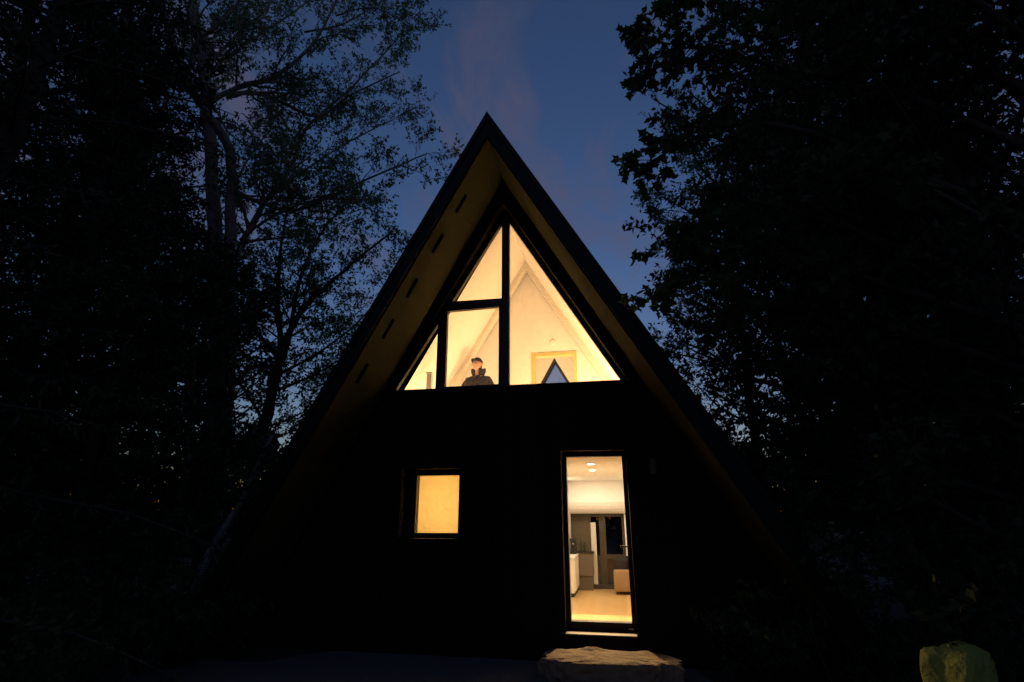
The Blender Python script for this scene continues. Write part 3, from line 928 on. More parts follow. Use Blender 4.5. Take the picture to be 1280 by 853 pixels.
class Tree:
    def __init__(s, seed, kind, leaf, droop=0.3, flat=0.6, upturn=0.1):
        s.rnd = random.Random(seed)
        s.wood, s.kind, s.leaf, s.droop, s.flat, s.upturn = MB(), kind, leaf, droop, flat, upturn
        s.P, s.A, s.N, s.S = [], [], [], []

    def leaves_on(s, pts, n):
        r = s.rnd
        for _ in range(n):
            i = r.randrange(1, len(pts))
            t = r.random() ** 0.7
            p = pts[i - 1].lerp(pts[i], t)
            d = (pts[i] - pts[i - 1]).normalized()
            a = (d * 0.5 + rv(r) * 0.9 + Vector((0, 0, -s.droop))).normalized()
            s.P.append(p + rv(r) * s.leaf * 0.35); s.A.append(a)
            s.N.append(Vector((0, 0, 1)) * s.flat + rv(r) * (1 - s.flat * 0.5))
            s.S.append(s.leaf * r.uniform(0.65, 1.25))

    def path(s, p, d, length, n, wander, up):
        pts = [p.copy()]
        for i in range(n):
            d = (d + rv(s.rnd) * wander + Vector((0, 0, up))).normalized()
            p = p + d * (length / n)
            pts.append(p.copy())
        return pts

    def spawn(s, pts, r0, r1, level, n, length, lv, spread=0.9, start=0.15, up=0.05, nleaf=10):
        """side branches along pts; at the last level the twigs carry the leaves"""
        r = s.rnd
        for i in range(n):
            u = start + (1 - start) * (i + r.random()) / n
            f = u * (len(pts) - 1)
            k = min(int(f), len(pts) - 2)
            p = pts[k].lerp(pts[k + 1], f - k)
            d = (pts[k + 1] - pts[k]).normalized()
            side = rv(r); side = (side - d * side.dot(d)).normalized()
            side.z *= 1 - s.flat * 0.7
            dd = (d * (1 - 0.45 * spread) + side * spread + Vector((0, 0, s.upturn))).normalized()
            ln = length * r.uniform(0.6, 1.15) * (1 - 0.45 * u)
            rr = max(0.004, (r0 + (r1 - r0) * u) * 0.5)
            q = s.path(p, dd, ln, 5 if level > 0 else 3, 0.22, up)
            if level > 0:
                s.wood.tube(q, [rr * (1 - 0.75 * j / (len(q) - 1)) for j in range(len(q))], 4 if rr < 0.02 else 6, cap=False)
                s.spawn(q, rr, rr * 0.25, level - 1, lv[0][0], lv[0][1], lv[1:], spread, 0.12, up, nleaf)
                s.leaves_on(q[-2:], nleaf // 2)
            else:
                s.wood.tube(q, [0.005, 0.004, 0.003, 0.002], 3, cap=False)
                s.leaves_on(q, nleaf)

    def limb(s, pts, r0, r1, n=8):
        """a thick limb through given points, rounded off and slightly crooked"""
        out = []
        for i in range(len(pts) - 1):
            p0, p1, p2, p3 = pts[max(i - 1, 0)], pts[i], pts[i + 1], pts[min(i + 2, len(pts) - 1)]
            for k in range(4):
                t = k / 4
                q = 0.5 * ((2 * p1) + (p2 - p0) * t + (2 * p0 - 5 * p1 + 4 * p2 - p3) * t * t + (3 * p1 - p0 - 3 * p2 + p3) * t ** 3)
                out.append(q + rv(s.rnd) * r0 * 0.18)
        out.append(pts[-1])
        s.wood.tube(out, [(r0 + (r1 - r0) * j / (len(out) - 1)) * (1 + 0.07 * math.sin(j * 2.3)) for j in range(len(out))], n)
        return out

    def build(s, name, base, bark, leafmat, crown='crown'):
        root = empty(name, base)
        tr = s.wood.build('trunk', bark, root, smooth=True)
        if s.P:
            P = np.array([tuple(p) for p in s.P]) - np.array(base)
            me = leaf_mesh(crown, s.kind, P, np.array([tuple(a) for a in s.A]), np.array([tuple(a) for a in s.N]), np.array(s.S))
            link(crown, me, leafmat, root)
        return root


def copy_thing(root, loc, rz, sc, label, group=None):
    c = root.copy(); COL.objects.link(c)
    c.location = loc; c.rotation_euler = (0, 0, rz); c.scale = (sc, sc, sc)
    c['label'] = label
    if group: c['group'] = group
    for ch in root.children:
        d = ch.copy(); COL.objects.link(d); d.parent = c
    return c


def on_ground(px, dist):
    p = at(px, 640, dist)
    return Vector((p.x, p.y, ground_h(p.x, p.y) - 0.05))


def pl(*a): return [at(*q) for q in a]


# L1: the big many-limbed tree left of the cabin
b = on_ground(268, 10.8)
T = Tree(3, 'oval', 0.075, 0.35, 0.35, 0.12)
tA = T.limb([b] + pl((268, 500, 10.8), (268, 300, 10.9), (262, 170, 11.1), (254, 80, 11.3), (240, -10, 11.6), (222, -160, 12)), 0.17, 0.07)
b2 = b + Vector((0.25, -0.12, 0))
tB = T.limb([b2] + pl((284, 500, 10.6), (287, 320, 10.5), (290, 225, 10.4), (284, 180, 10.3), (255, 135, 10.2), (226, 85, 10.0), (203, 10, 9.8), (190, -60, 9.6)), 0.13, 0.05)
limbs = [
    (pl((262, 128, 10.3), (300, 108, 10.1), (345, 95, 9.8), (395, 50, 9.6), (425, -10, 9.5)), 0.06, 0.02),
    (pl((285, 120, 10.2), (320, 116, 10.6), (353, 128, 10.9), (398, 146, 11.1), (440, 118, 11.4), (500, 90, 11.6)), 0.06, 0.015),
    (pl((290, 236, 10.4), (322, 252, 10.2), (373, 262, 9.9), (453, 227, 9.7), (534, 192, 9.5)), 0.055, 0.012),
    (pl((288, 335, 10.5), (308, 295, 10.7), (330, 255, 10.9), (363, 212, 11.3), (383, 161, 11.6), (438, 111, 11.9), (500, 45, 12.3)), 0.075, 0.016),
    (pl((254, 90, 11.3), (290, 50, 11.6), (330, 15, 12), (370, -50, 12.4)), 0.05, 0.015),
    (pl((248, 40, 11.4), (235, 10, 11), (270, -60, 10.6)), 0.05, 0.02),
    (pl((235, 98, 10.1), (245, 55, 9.8), (280, 25, 9.4), (330, -40, 9.0)), 0.045, 0.015),
    (pl((262, 150, 11.1), (262, 95, 11.7), (300, 60, 12.2), (360, 20, 12.7), (430, -30, 13)), 0.05, 0.015),
    (pl((345, 238, 11.1), (400, 200, 11.5), (450, 170, 12), (520, 135, 12.3)), 0.03, 0.01),
    (pl((300, 300, 10.5), (345, 268, 10.0), (400, 250, 9.6), (470, 250, 9.4)), 0.035, 0.01),
    (pl((268, 330, 10.8), (240, 280, 10.6), (210, 250, 10.4), (170, 235, 10.2)), 0.04, 0.012),
    (pl((289, 245, 10.4), (305, 208, 10.8), (325, 178, 11.2), (350, 150, 11.6)), 0.03, 0.01),
    (pl((272, 140, 10.3), (285, 165, 9.9), (315, 185, 9.6), (350, 195, 9.4)), 0.025, 0.008),
    (pl((420, 20, 9.5), (470, 10, 9.6), (520, 40, 9.8)), 0.02, 0.008),
    (pl((380, 40, 12), (430, 30, 11.8), (480, 0, 11.6)), 0.03, 0.01),
]
for pts, r0, r1 in limbs:
    q = T.limb(pts, r0, r1, 6)
    L_ = sum((q[i + 1] - q[i]).length for i in range(len(q) - 1))
    T.spawn(q, r0, r1, 2, int(5 + L_ * 2.6), 1.45, [(7, 0.62), (4, 0.30)], 0.8, 0.12, 0.05, 5)
T.spawn(tA, 0.12, 0.06, 2, 8, 1.3, [(6, 0.6), (4, 0.3)], 0.95, 0.55, 0.05, 5)
o = T.build('broadleaf_tree', b, 'birchbark', 'leaf_birch')
tag(o, 'big two-stemmed tree with crooked limbs and sparse airy leaves left of the cabin', 'tree')

# L2: forked slim tree right behind the left roof edge
b = on_ground(303, 12.5)
T = Tree(9, 'oval', 0.085, 0.35, 0.4, 0.10)
t0 = T.limb([b] + pl((312, 600, 12.5), (330, 535, 12.5), (345, 470, 12.4), (355, 435, 12.4)), 0.13, 0.10)
f1 = T.limb(pl((353, 440, 12.4), (347, 385, 12.6), (350, 320, 12.9), (360, 250, 13.3)), 0.075, 0.02, 6)
f2 = T.limb(pl((355, 435, 12.4), (372, 395, 12.2), (400, 365, 12), (440, 330, 11.8), (490, 290, 11.6)), 0.085, 0.02, 6)
f3 = T.limb(pl((350, 450, 12.4), (310, 400, 12.6), (280, 340, 12.8), (250, 300, 13)), 0.05, 0.015, 6)
f4 = T.limb(pl((362, 420, 12.3), (378, 340, 12.8), (410, 280, 13.4), (450, 240, 14)), 0.05, 0.015, 6)
f5 = T.limb(pl((340, 490, 12.4), (390, 470, 12.9), (440, 440, 13.5)), 0.04, 0.01, 6)
f7 = T.limb(pl((345, 470, 12.4), (400, 440, 13.2), (450, 400, 14), (490, 350, 14.6)), 0.04, 0.01, 6)
f8 = T.limb(pl((330, 535, 12.5), (370, 520, 13.2), (410, 500, 13.8)), 0.03, 0.01, 6)
f6 = T.limb(pl((332, 530, 12.5), (300, 480, 12.2), (270, 450, 12)), 0.04, 0.01, 6)
for q, r0 in ((f1, .06), (f2, .06), (f3, .04), (f4, .04), (f5, .03), (f6, .03), (f7, .03), (f8, .03)):
    L_ = sum((q[i + 1] - q[i]).length for i in range(len(q) - 1))
    T.spawn(q, r0, 0.012, 2, int(6 + L_ * 3.2), 1.3, [(7, 0.6), (4, 0.32)], 0.9, 0.08, 0.03, 6)
o = T.build('forked_tree', b, 'bark', 'leaf_birch')
tag(o, 'slim dark tree with a forked trunk just left of the roof edge', 'tree')


# prototypes of the dark wood
def forest_tree(seed, H, spread, leaf, z0, nlimb, kind='oval', nl=7):
    T = Tree(seed, kind, leaf, 0.4, 0.45, 0.08)
    r = T.rnd
    pts = [Vector((0, 0, -0.1))]
    for k in range(1, 7): pts.append(Vector((r.uniform(-.2, .2), r.uniform(-.2, .2), H * k / 6)))
    q = T.limb(pts, 0.17, 0.03)
    for i in range(nlimb):
        u = (i + r.random()) / nlimb
        z = z0 + (H - z0) * u
        k = min(int(z / H * 24), 23)
        p = q[k].lerp(q[k + 1], z / H * 24 - k)
        a = i * 2.4 + r.uniform(-.4, .4)
        d = Vector((math.cos(a), math.sin(a), 0.25 + 0.5 * u))
        ln = spread * (math.sin(math.pi * min(1, 0.25 + 0.72 * u)) ** 0.7) * r.uniform(0.7, 1.1)
        lp = T.path(p, d, ln, 6, 0.16, 0.03)
        T.wood.tube(lp, [0.05 * (1 - 0.8 * j / 6) for j in range(7)], 5, cap=False)
        T.spawn(lp, 0.04, 0.01, 1, 9, 1.1, [(6, 0.5)], 0.9, 0.12, 0.0, nl)
    return T


def hemlock(seed, H, spread):
    T = Tree(seed, 'needle', 0.12, 0.3, 0.6, 0.0)
    r = T.rnd
    T.limb([Vector((0, 0, -0.1)), Vector((0.05, 0, H * .3)), Vector((-0.05, 0.05, H * .65)), Vector((0, 0, H))], 0.2, 0.02)
    n = 95
    for i in range(n):
        u = (i + r.random()) / n
        z = 0.9 + (H - 1.0) * u
        a = i * 2.399
        ln = spread * (1 - u) ** 0.75 * r.uniform(0.7, 1.1) + 0.25
        lp = T.path(Vector((0, 0, z)), Vector((math.cos(a), math.sin(a), 0.12)), ln, 6, 0.10, -0.075)
        T.wood.tube(lp, [0.03 * (1 - 0.85 * j / 6) for j in range(7)], 4, cap=False)
        nb = max(4, int(ln * 6))
        for k in range(nb):
            w = (k + r.random()) / nb
            f = w * 6; kk = min(int(f), 5)
            p = lp[kk].lerp(lp[kk + 1], f - kk)
            d = (lp[kk + 1] - lp[kk]).normalized()
            sd = d.cross(Vector((0, 0, 1))).normalized() * (1 if k % 2 else -1)
            bl = (0.25 + 0.3 * ln * (1 - w) * 0.6) * r.uniform(.7, 1.2)
            q = T.path(p, (d * 0.6 + sd).normalized(), bl, 3, 0.15, -0.12)
            T.leaves_on(q, max(8, int(bl * 42)))
    return T


zero = Vector((0, 0, 0))
GRP = 'dark forest trees around the clearing'
protos = []
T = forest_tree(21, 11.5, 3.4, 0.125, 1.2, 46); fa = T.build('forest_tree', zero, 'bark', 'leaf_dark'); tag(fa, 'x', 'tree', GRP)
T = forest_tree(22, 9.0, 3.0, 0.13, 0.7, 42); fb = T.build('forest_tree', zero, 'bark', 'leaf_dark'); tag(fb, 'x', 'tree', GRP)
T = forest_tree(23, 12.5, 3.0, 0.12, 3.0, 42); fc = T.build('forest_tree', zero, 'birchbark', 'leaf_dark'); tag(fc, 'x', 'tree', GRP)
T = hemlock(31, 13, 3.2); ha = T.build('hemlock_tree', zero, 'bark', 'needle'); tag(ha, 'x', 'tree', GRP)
used = set()


def plant(proto, px, dist, rz, sc, label):
    loc = on_ground(px, dist)
    if proto not in used:
        used.add(proto)
        proto.location = loc; proto.rotation_euler.z = rz; proto.scale = (sc,) * 3; proto['label'] = label
        return proto
    return copy_thing(proto, loc, rz, sc, label)


# left side
plant(ha, 20, 9.5, 0.3, 0.95, 'dark hemlock filling the upper left edge of the picture')
plant(ha, -150, 8.0, 4.0, 1.0, 'dark hemlock cut by the left border of the picture')
plant(fa, 20, 12.5, 1.0, 1.0, 'dense dark leafy tree between the two left-hand hemlocks')
plant(fa, 40, 15.5, 3.0, 1.0, 'dense dark leafy tree deep in the wood behind the left hemlock')
plant(fb, 225, 9.6, 5.0, 0.62, 'low dark leafy tree at the foot of the big two-stemmed tree')
plant(fb, 110, 8.2, 0.5, 0.60, 'low dark leafy tree below the left hemlock')
plant(fa, -190, 9.5, 0.7, 0.95, 'dense dark leafy tree in front of the left hemlocks')
plant(fb, 768, 22.5, 0.3, 0.62, 'low leafy tree added behind the cabin to block the bright sky in its rear glazing')  # added to block the low sky glow behind the rear glazing
plant(ha, -20, 13.0, 5.1, 1.05, 'dark hemlock standing behind the left-hand leafy trees')
plant(fb, 150, 13.5, 1.9, 0.7, 'low dark leafy tree right of the left hemlocks')
plant(fb, 262, 18.0, 3.9, 0.45, 'small dark leafy tree far back between the left-hand trunks')
# right side
plant(fb, 905, 16.5, 0.4, 0.42, 'small dark leafy tree low behind the right roof edge')
plant(fa, 1125, 10.5, 2.2, 1.15, 'dense dark leafy tree behind the leaning birch')
plant(fa, 1260, 9.5, 0.2, 1.15, 'dense dark leafy tree cut by the right border of the picture')
plant(fb, 1010, 12.0, 3.3, 0.95, 'dark leafy tree between the roof and the leaning birch')
plant(fb, 1200, 7.6, 1.7, 0.70, 'low dark leafy tree behind the mossy boulder')
plant(ha, 1180, 15.0, 1.1, 1.1, 'dark hemlock deep in the wood on the right')
plant(fc, 1050, 16.0, 5.2, 1.05, 'tall thin-stemmed leafy tree in the wood on the right')
plant(fb, 1330, 6.6, 4.1, 0.8, 'dark leafy tree beyond the right border by the maple')
plant(ha, 1290, 12.0, 3.9, 1.0, 'dark hemlock behind the maple at the right border')

# R2: fine-leaved tree behind the right roof edge
b = on_ground(955, 12.5)
T = Tree(14, 'oval', 0.085, 0.35, 0.4, 0.1)
t0 = T.limb([b] + pl((945, 560, 12.5), (935, 480, 12.4), (925, 400, 12.3), (915, 320, 12.3), (905, 230, 12.3)), 0.12, 0.03)
for pts in (pl((938, 500, 12.4), (900, 450, 12.0), (860, 430, 11.7), (845, 420, 11.6)), pl((930, 440, 12.4), (890, 390, 12.0), (850, 370, 11.7)), pl((938, 500, 12.4), (980, 440, 12.6), (1020, 400, 12.8)),
            pl((920, 360, 12.3), (880, 320, 12), (840, 300, 11.8)), pl((912, 300, 12.3), (870, 270, 12), (815, 240, 11.8)), pl((925, 400, 12.3), (970, 340, 12.7), (1010, 290, 13)),
            pl((940, 530, 12.5), (900, 510, 12.3), (870, 480, 12.2)), pl((908, 260, 12.3), (930, 200, 12.6), (950, 150, 12.8)), pl((908, 240, 12.3), (870, 200, 12.2), (850, 130, 12.2))):
    q = T.limb(pts, 0.04, 0.01, 6)
    L_ = sum((q[i + 1] - q[i]).length for i in range(len(q) - 1))
    T.spawn(q, 0.035, 0.01, 2, int(6 + L_ * 3.4), 1.0, [(6, 0.55), (4, 0.3)], 0.9, 0.08, 0.0, 5)
o = T.build('fine_leaved_tree', b, 'bark', 'leaf_birch')
tag(o, 'fine-leaved tree rising behind the right roof edge', 'tree')

# R1: the maple whose boughs reach in from the right
b = on_ground(1335, 6.2)
T = Tree(17, 'maple', 0.105, 0.5, 0.8, -0.02)
t0 = T.limb([b] + pl((1345, 600, 6.2), (1335, 400, 6.2), (1320, 250, 6.2), (1310, 100, 6.2), (1300, -80, 6.2)), 0.18, 0.08, 10)
boughs = [
    (pl((1312, 130, 6.2), (1160, 50, 6.2), (1000, 8, 6.0), (900, -12, 5.7), (855, 2, 5.5), (797, 22, 5.3)), 1.0),
    (pl((1318, 200, 6.2), (1130, 120, 6.1), (980, 85, 5.9), (890, 62, 5.6), (850, 62, 5.4), (798, 82, 5.2)), 1.0),
    (pl((1322, 290, 6.2), (1130, 215, 5.9), (990, 160, 5.6), (900, 160, 5.4), (850, 182, 5.2), (800, 210, 5.1)), 1.0),
    (pl((1330, 390, 6.2), (1150, 320, 6.1), (1000, 265, 5.9), (915, 250, 5.7), (880, 275, 5.5), (832, 315, 5.4)), 1.0),
    (pl((1335, 430, 6.2), (1150, 370, 5.9), (1000, 325, 5.7), (915, 310, 5.5), (880, 338, 5.4), (822, 370, 5.3)), 1.0),
    (pl((1335, 480, 6.2), (1180, 430, 6.0), (1050, 390, 6.0), (960, 380, 5.9), (900, 400, 5.9)), 1.0),
    (pl((1338, 560, 6.2), (1200, 500, 6.3), (1080, 450, 6.5), (1000, 440, 6.7)), 1.0),
    (pl((1315, 160, 6.2), (1200, 60, 6.8), (1080, 0, 7.2), (980, -40, 7.4)), 1.0),
    (pl((1320, 260, 6.2), (1200, 180, 6.8), (1090, 120, 7.2), (980, 90, 7.4)), 1.0),
    (pl((1330, 340, 6.2), (1220, 270, 5.6), (1120, 220, 5.2), (1040, 210, 5.0)), 1.0),
    (pl((1330, 420, 6.2), (1210, 300, 7.0), (1090, 240, 7.4), (1000, 215, 7.6)), 1.0),
    (pl((1312, 80, 6.2), (1200, -10, 5.6), (1080, -30, 5.2), (980, 0, 5.0)), 1.0),
]
for pts, w in boughs:
    q = T.limb(pts, 0.045, 0.008, 6)
    L_ = sum((q[i + 1] - q[i]).length for i in range(len(q) - 1))
    T.spawn(q, 0.035, 0.008, 1, int(6 + L_ * 4.4), 0.58, [(5, 0.26)], 0.85, 0.22, -0.04, 5)
    T.leaves_on(q[-4:], 14)
o = T.build('maple_tree', b, 'bark', 'leaf_maple')
tag(o, 'maple reaching in from the right with large lobed leaves against the sky', 'tree')

# R3: leaning pale trunk on the right; R4: thick dark trunk beside it
b = on_ground(1152, 8.0)
T = Tree(41, 'oval', 0.10, 0.4, 0.4, 0.1)
t0 = T.limb([b] + pl((1125, 705, 8.0), (1102, 620, 8.0), (1082, 545, 8.05), (1068, 450, 8.1), (1055, 330, 8.2), (1040, 180, 8.3), (1025, 40, 8.4)), 0.165, 0.06, 10)
T.spawn(t0, 0.10, 0.05, 2, 26, 1.7, [(6, 0.7), (4, 0.35)], 0.95, 0.42, 0.04, 6)
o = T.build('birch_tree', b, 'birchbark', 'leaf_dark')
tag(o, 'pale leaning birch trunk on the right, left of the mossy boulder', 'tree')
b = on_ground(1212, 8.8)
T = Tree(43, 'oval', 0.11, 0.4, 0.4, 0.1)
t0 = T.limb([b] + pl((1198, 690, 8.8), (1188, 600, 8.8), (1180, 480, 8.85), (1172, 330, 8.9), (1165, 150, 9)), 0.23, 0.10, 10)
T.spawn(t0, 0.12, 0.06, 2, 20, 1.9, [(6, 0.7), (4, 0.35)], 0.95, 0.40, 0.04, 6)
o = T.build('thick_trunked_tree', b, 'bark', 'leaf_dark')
tag(o, 'thick dark-barked tree standing behind the mossy boulder', 'tree')
# leaning thin trunks at left
for i, (pts, r0, lab, bk) in enumerate((
        (((214, 9.4), (222, 640, 9.4), (234, 565, 9.5), (240, 480, 9.6), (243, 380, 9.8)), 0.07, 'thin pale trunk standing left of the big two-stemmed tree', 'birchbark'),
        (((238, 8.6), (262, 690, 8.7), (300, 630, 8.9), (318, 590, 9.0), (340, 545, 9.2)), 0.06, 'thin pale trunk leaning right towards the cabin', 'birchbark'))):
    b = on_ground(*pts[0])
    T = Tree(50 + i, 'oval', 0.09, 0.4, 0.4, 0.1)
    q = T.limb([b] + pl(*pts[1:]), r0, 0.025, 7)
    T.spawn(q, 0.03, 0.015, 1, 9, 0.9, [(5, 0.4)], 0.95, 0.5, 0.04, 6)
    o = T.build('young_tree', b, bk, 'leaf_dark')
    tag(o, lab, 'tree')
# saplings at right
for i, (pts, r0, lab) in enumerate((
        (((1015, 6.6), (1016, 790, 6.6), (1012, 720, 6.6), (1003, 655, 6.6), (998, 610, 6.6)), 0.009, 'thin upright sapling stem between the doorstep and the leaning birch'),
        (((1128, 6.4), (1090, 790, 6.5), (1055, 735, 6.7), (1030, 695, 6.9), (1015, 665, 7.0)), 0.011, 'thin sapling stem leaning left in front of the pale birch'))):
    b = on_ground(*pts[0])
    T = Tree(60 + i, 'oval', 0.075, 0.3, 0.7, 0.05)
    q = T.limb([b] + pl(*pts[1:]), r0, 0.005, 6)
    T.spawn(q, 0.01, 0.004, 0, 12, 0.45, [], 0.95, 0.35, 0.0, 6)
    o = T.build('sapling', b, 'bark', 'leaf_maple')
    tag(o, lab, 'sapling', 'saplings right of the cabin')


# leafy undergrowth
def shrub(seed, n, H, leaf):
    T = Tree(seed, 'oval', leaf, 0.2, 0.65, 0.1)
    for i in range(n):
        a = i * 2.4
        d = Vector((math.cos(a) * 0.7, math.sin(a) * 0.7, 1))
        q = T.path(Vector((0.05 * math.cos(a), 0.05 * math.sin(a), 0)), d, H * T.rnd.uniform(0.6, 1.1), 5, 0.15, -0.02)
        T.wood.tube(q, [0.010, 0.009, 0.007, 0.006, 0.004, 0.003], 4, cap=False)
        T.spawn(q, 0.008, 0.004, 1, 5, 0.4, [(4, 0.22)], 1.0, 0.3, 0.0, 5)
    return T


sa = shrub(71, 14, 1.1, 0.085).build('shrub', zero, 'bark', 'leaf_maple', 'foliage')
tag(sa, 'x', 'shrub', 'undergrowth shrubs around the clearing')
for px, dist, sc, lab in ((940, 7.2, 1.0, 'leafy shrub at the right corner of the cabin front'), (985, 8.4, 1.25, 'taller shrub behind the thin upright sapling'), (1065, 7.4, 0.9, 'shrub between the two sapling stems and the birch'),
                          (1110, 6.2, 0.6, 'low shrub just left of the mossy boulder'), (1265, 6.4, 1.2, 'shrub at the right border past the mossy boulder'), (60, 6.6, 0.9, 'pale-tipped low shrub in the lower left corner'),
                          (130, 7.6, 1.2, 'shrub below the left hemlock'), (215, 8.2, 1.1, 'shrub in front of the thin pale trunk'), (300, 8.8, 1.0, 'shrub between the leaning trunk and the cabin'), (10, 8.2, 1.3, 'shrub at the left border')):
    loc = on_ground(px, dist)
    if 'sa' not in used:
        used.add('sa'); sa.location = loc; sa.scale = (sc,) * 3; sa['label'] = lab
    else:
        copy_thing(sa, loc, px, sc, lab)

# the far wood: one dark mass closing the view between the trunks
rnd = random.Random(5)
P, A, Nn, S = [], [], [], []
for i in range(150):
    a = 2 * math.pi * (i + rnd.random()) / 150
    rr = rnd.uniform(24, 42)
    x, y = rr * math.cos(a), rr * math.sin(a) + 1
    hh = rnd.uniform(4.6, 6.6)
    wd = rnd.uniform(2.0, 3.0)
    for k in range(420):
        u = rnd.random() ** 0.9
        t = rnd.uniform(0, 2 * math.pi)
        q = wd * (1 - 0.75 * u ** 2) * math.sqrt(rnd.random())
        P.append((x + q * math.cos(t), y + q * math.sin(t), ground_h(x, y) + 0.2 + hh * u)); v = rv(rnd); A.append(tuple(v)); Nn.append(tuple(rv(rnd))); S.append(rnd.uniform(0.45, 0.8))
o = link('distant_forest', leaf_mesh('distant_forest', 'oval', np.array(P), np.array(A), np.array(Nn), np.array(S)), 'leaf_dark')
tag(o, 'dark mass of far forest behind the nearer trees', 'forest', kind='stuff')


EXPO = 1.8                    # a long dusk exposure
# ------------------------------------------------------------------ light
def lamp(name, kind, loc, power, col, size=0.3, rot=(0, 0, 0), sy=None, spot=None):
    ld = bpy.data.lights.new(name, kind)
    ld.energy = power / 2 ** EXPO; ld.color = col
    if kind == 'AREA':
        ld.size = size
        if sy: ld.shape = 'RECTANGLE'; ld.size_y = sy
    elif kind in ('POINT', 'SPOT'):
        ld.shadow_soft_size = size
        if spot: ld.spot_size = R(spot); ld.spot_blend = 0.5
    o = bpy.data.objects.new(name, ld); COL.objects.link(o)
    o.location = loc; o.rotation_euler = rot
    return o


W1 = (1.0, 0.60, 0.275)
W2 = (1.0, 0.74, 0.43)
# unseen fill lights added low in the loft, hidden below the window sill
lamp('loft_fill', 'POINT', (-2.72, 0.235, 1.42 + G), 19, W1, 0.05)
lamp('loft_fill', 'AREA', (-0.65, 0.55, 1.15 + G), 112, W1, 1.7, (R(140), 0, 0), 0.5)
lamp('loft_fill', 'AREA', (-3.0, 1.15, 1.15 + G), 30, W1, 0.5, (R(180), R(-12), 0), 0.8)
lamp('back_room_lamp', 'AREA', (-1.5, 4.2, 1.2 + G), 100, W1, 1.2, (R(180), 0, 0), 1.2)
# entry spotlights, an added fill spot, and the living-room light further in
lamp('spot', 'SPOT', (-0.465, 1.12, 0.735 + G), 660, (1.0, 0.58, 0.24), 0.035, (R(-36), 0, 0), spot=76)
lamp('spot', 'SPOT', (-0.51, 2.42, 0.735 + G), 240, W2, 0.035, (0, 0, 0), spot=150)
lamp('boulder_fill', 'SPOT', (-1.12, 1.25, 0.60 + G), 400, (1.0, 0.66, 0.32), 0.05, (Vector((-1.12, 1.25, 0.6)) - Vector((1.95, -2.6, -1.55))).to_track_quat('Z', 'Y').to_euler(), spot=36)  # unseen spot, added to light the boulder and the right-hand trunks
lamp('room_light', 'AREA', (-0.7, 4.9, 0.755 + G), 34, (1.0, 0.78, 0.55), 1.2, (0, 0, 0), 0.5)
# bathroom lamp behind the blind
lamp('bathroom_lamp', 'AREA', (-2.55, 0.85, 0.1 + G), 38, (1.0, 0.85, 0.55), 0.8, (R(-90), 0, 0), 0.9)

SUN_EL, SUN_AZ = -1.0, -6.0
sun = bpy.data.lights.new('sun', 'SUN')
sun.energy = 0.001; sun.angle = R(12); sun.color = (1.0, 0.8, 0.6)
so = bpy.data.objects.new('sun', sun); COL.objects.link(so)
so.rotation_euler = (R(90 - SUN_EL), 0, R(180 - SUN_AZ))

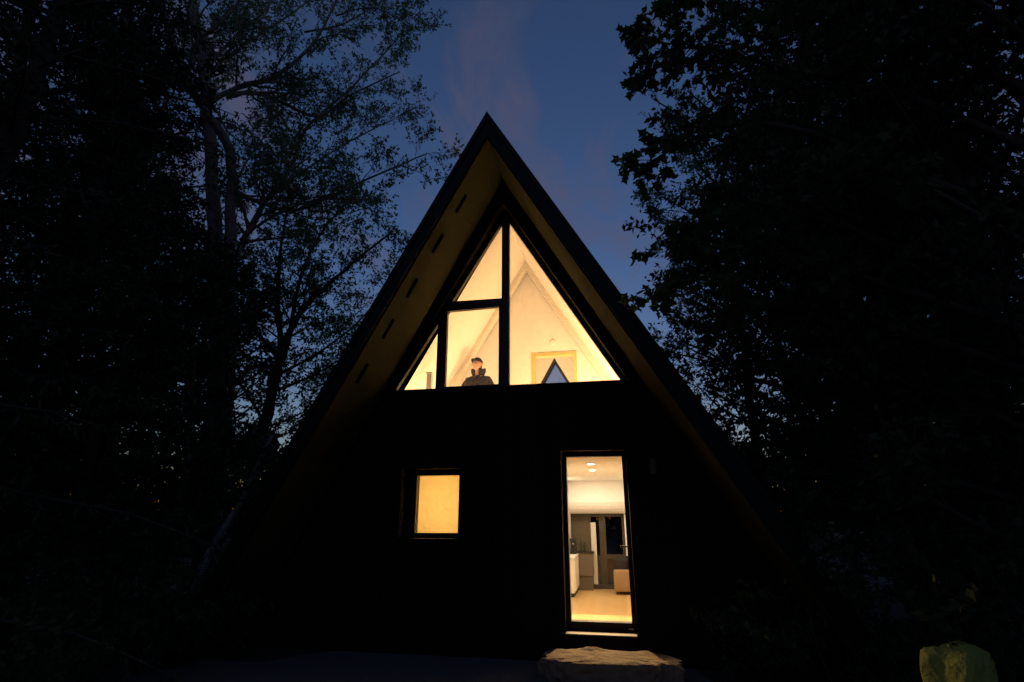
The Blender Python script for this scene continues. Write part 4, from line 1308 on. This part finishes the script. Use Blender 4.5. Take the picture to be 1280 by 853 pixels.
w = bpy.data.worlds.new('World'); SC.world = w; w.use_nodes = True
nt = w.node_tree
N, L = nt.nodes.new, nt.links.new
bg = nt.nodes['Background']
sk = N('ShaderNodeTexSky'); sk.sky_type = 'NISHITA'; sk.sun_disc = False
sk.sun_elevation = R(SUN_EL); sk.sun_rotation = R(SUN_AZ); sk.ozone_density = 2.7; sk.air_density = 1.0; sk.dust_density = 0.6
tc, mp = N('ShaderNodeTexCoord'), N('ShaderNodeMapping')
sx, cx, mxz = N('ShaderNodeSeparateXYZ'), N('ShaderNodeCombineXYZ'), N('ShaderNodeMath')
mxz.operation = 'MAXIMUM'; mxz.inputs[1].default_value = 0.06
L(tc.outputs['Generated'], sx.inputs[0]); L(sx.outputs['Z'], mxz.inputs[0])
for i in (0, 1):                      # a flat cloud layer overhead
    dv = N('ShaderNodeMath'); dv.operation = 'DIVIDE'
    L(sx.outputs[i], dv.inputs[0]); L(mxz.outputs[0], dv.inputs[1]); L(dv.outputs[0], cx.inputs[i])
mp.inputs['Rotation'].default_value = (0, 0, R(14)); mp.inputs['Scale'].default_value = (1.9, 0.75, 1.0); mp.inputs['Location'].default_value = (12.3, 4.4, 0)
L(cx.outputs[0], mp.inputs[0])
no = N('ShaderNodeTexNoise'); no.inputs['Scale'].default_value = 1.8; no.inputs['Detail'].default_value = 8; no.inputs['Roughness'].default_value = 0.58; no.inputs['Distortion'].default_value = 0.9
cr = N('ShaderNodeValToRGB')
cr.color_ramp.elements[0].position = 0.45; cr.color_ramp.elements[0].color = (0, 0, 0, 1)
cr.color_ramp.elements[1].position = 0.76; cr.color_ramp.elements[1].color = (0.85, 0.85, 0.85, 1)
mx = N('ShaderNodeMix'); mx.data_type = 'RGBA'
mx.inputs["B"].default_value = (0.185, 0.155, 0.235, 1)
L(mp.outputs[0], no.inputs['Vector']); L(no.outputs['Fac'], cr.inputs[0])
fd = N('ShaderNodeMapRange'); fd.inputs['From Min'].default_value = 0.12; fd.inputs['From Max'].default_value = 0.45
L(sx.outputs['Z'], fd.inputs['Value'])
ml = N('ShaderNodeMath'); ml.operation = 'MULTIPLY'; L(cr.outputs[0], ml.inputs[0]); L(fd.outputs[0], ml.inputs[1])
L(ml.outputs[0], mx.inputs['Factor']); L(sk.outputs[0], mx.inputs['A']); L(mx.outputs['Result'], bg.inputs[0])
bg.inputs[1].default_value = 0.15

# ------------------------------------------------------------------ render settings
SC.view_settings.view_transform = 'Standard'
SC.view_settings.look = 'None'
SC.view_settings.exposure = EXPO
SC.view_settings.gamma = 1
SC.render.engine = 'CYCLES'
cy = SC.cycles
cy.use_denoising = True
cy.denoiser = 'OPENIMAGEDENOISE'
cy.max_bounces = 8; cy.diffuse_bounces = 5; cy.glossy_bounces = 3; cy.transparent_max_bounces = 16
cy.sample_clamp_indirect = 3.0
cy.use_adaptive_sampling = False
cy.caustics_reflective = cy.caustics_refractive = False
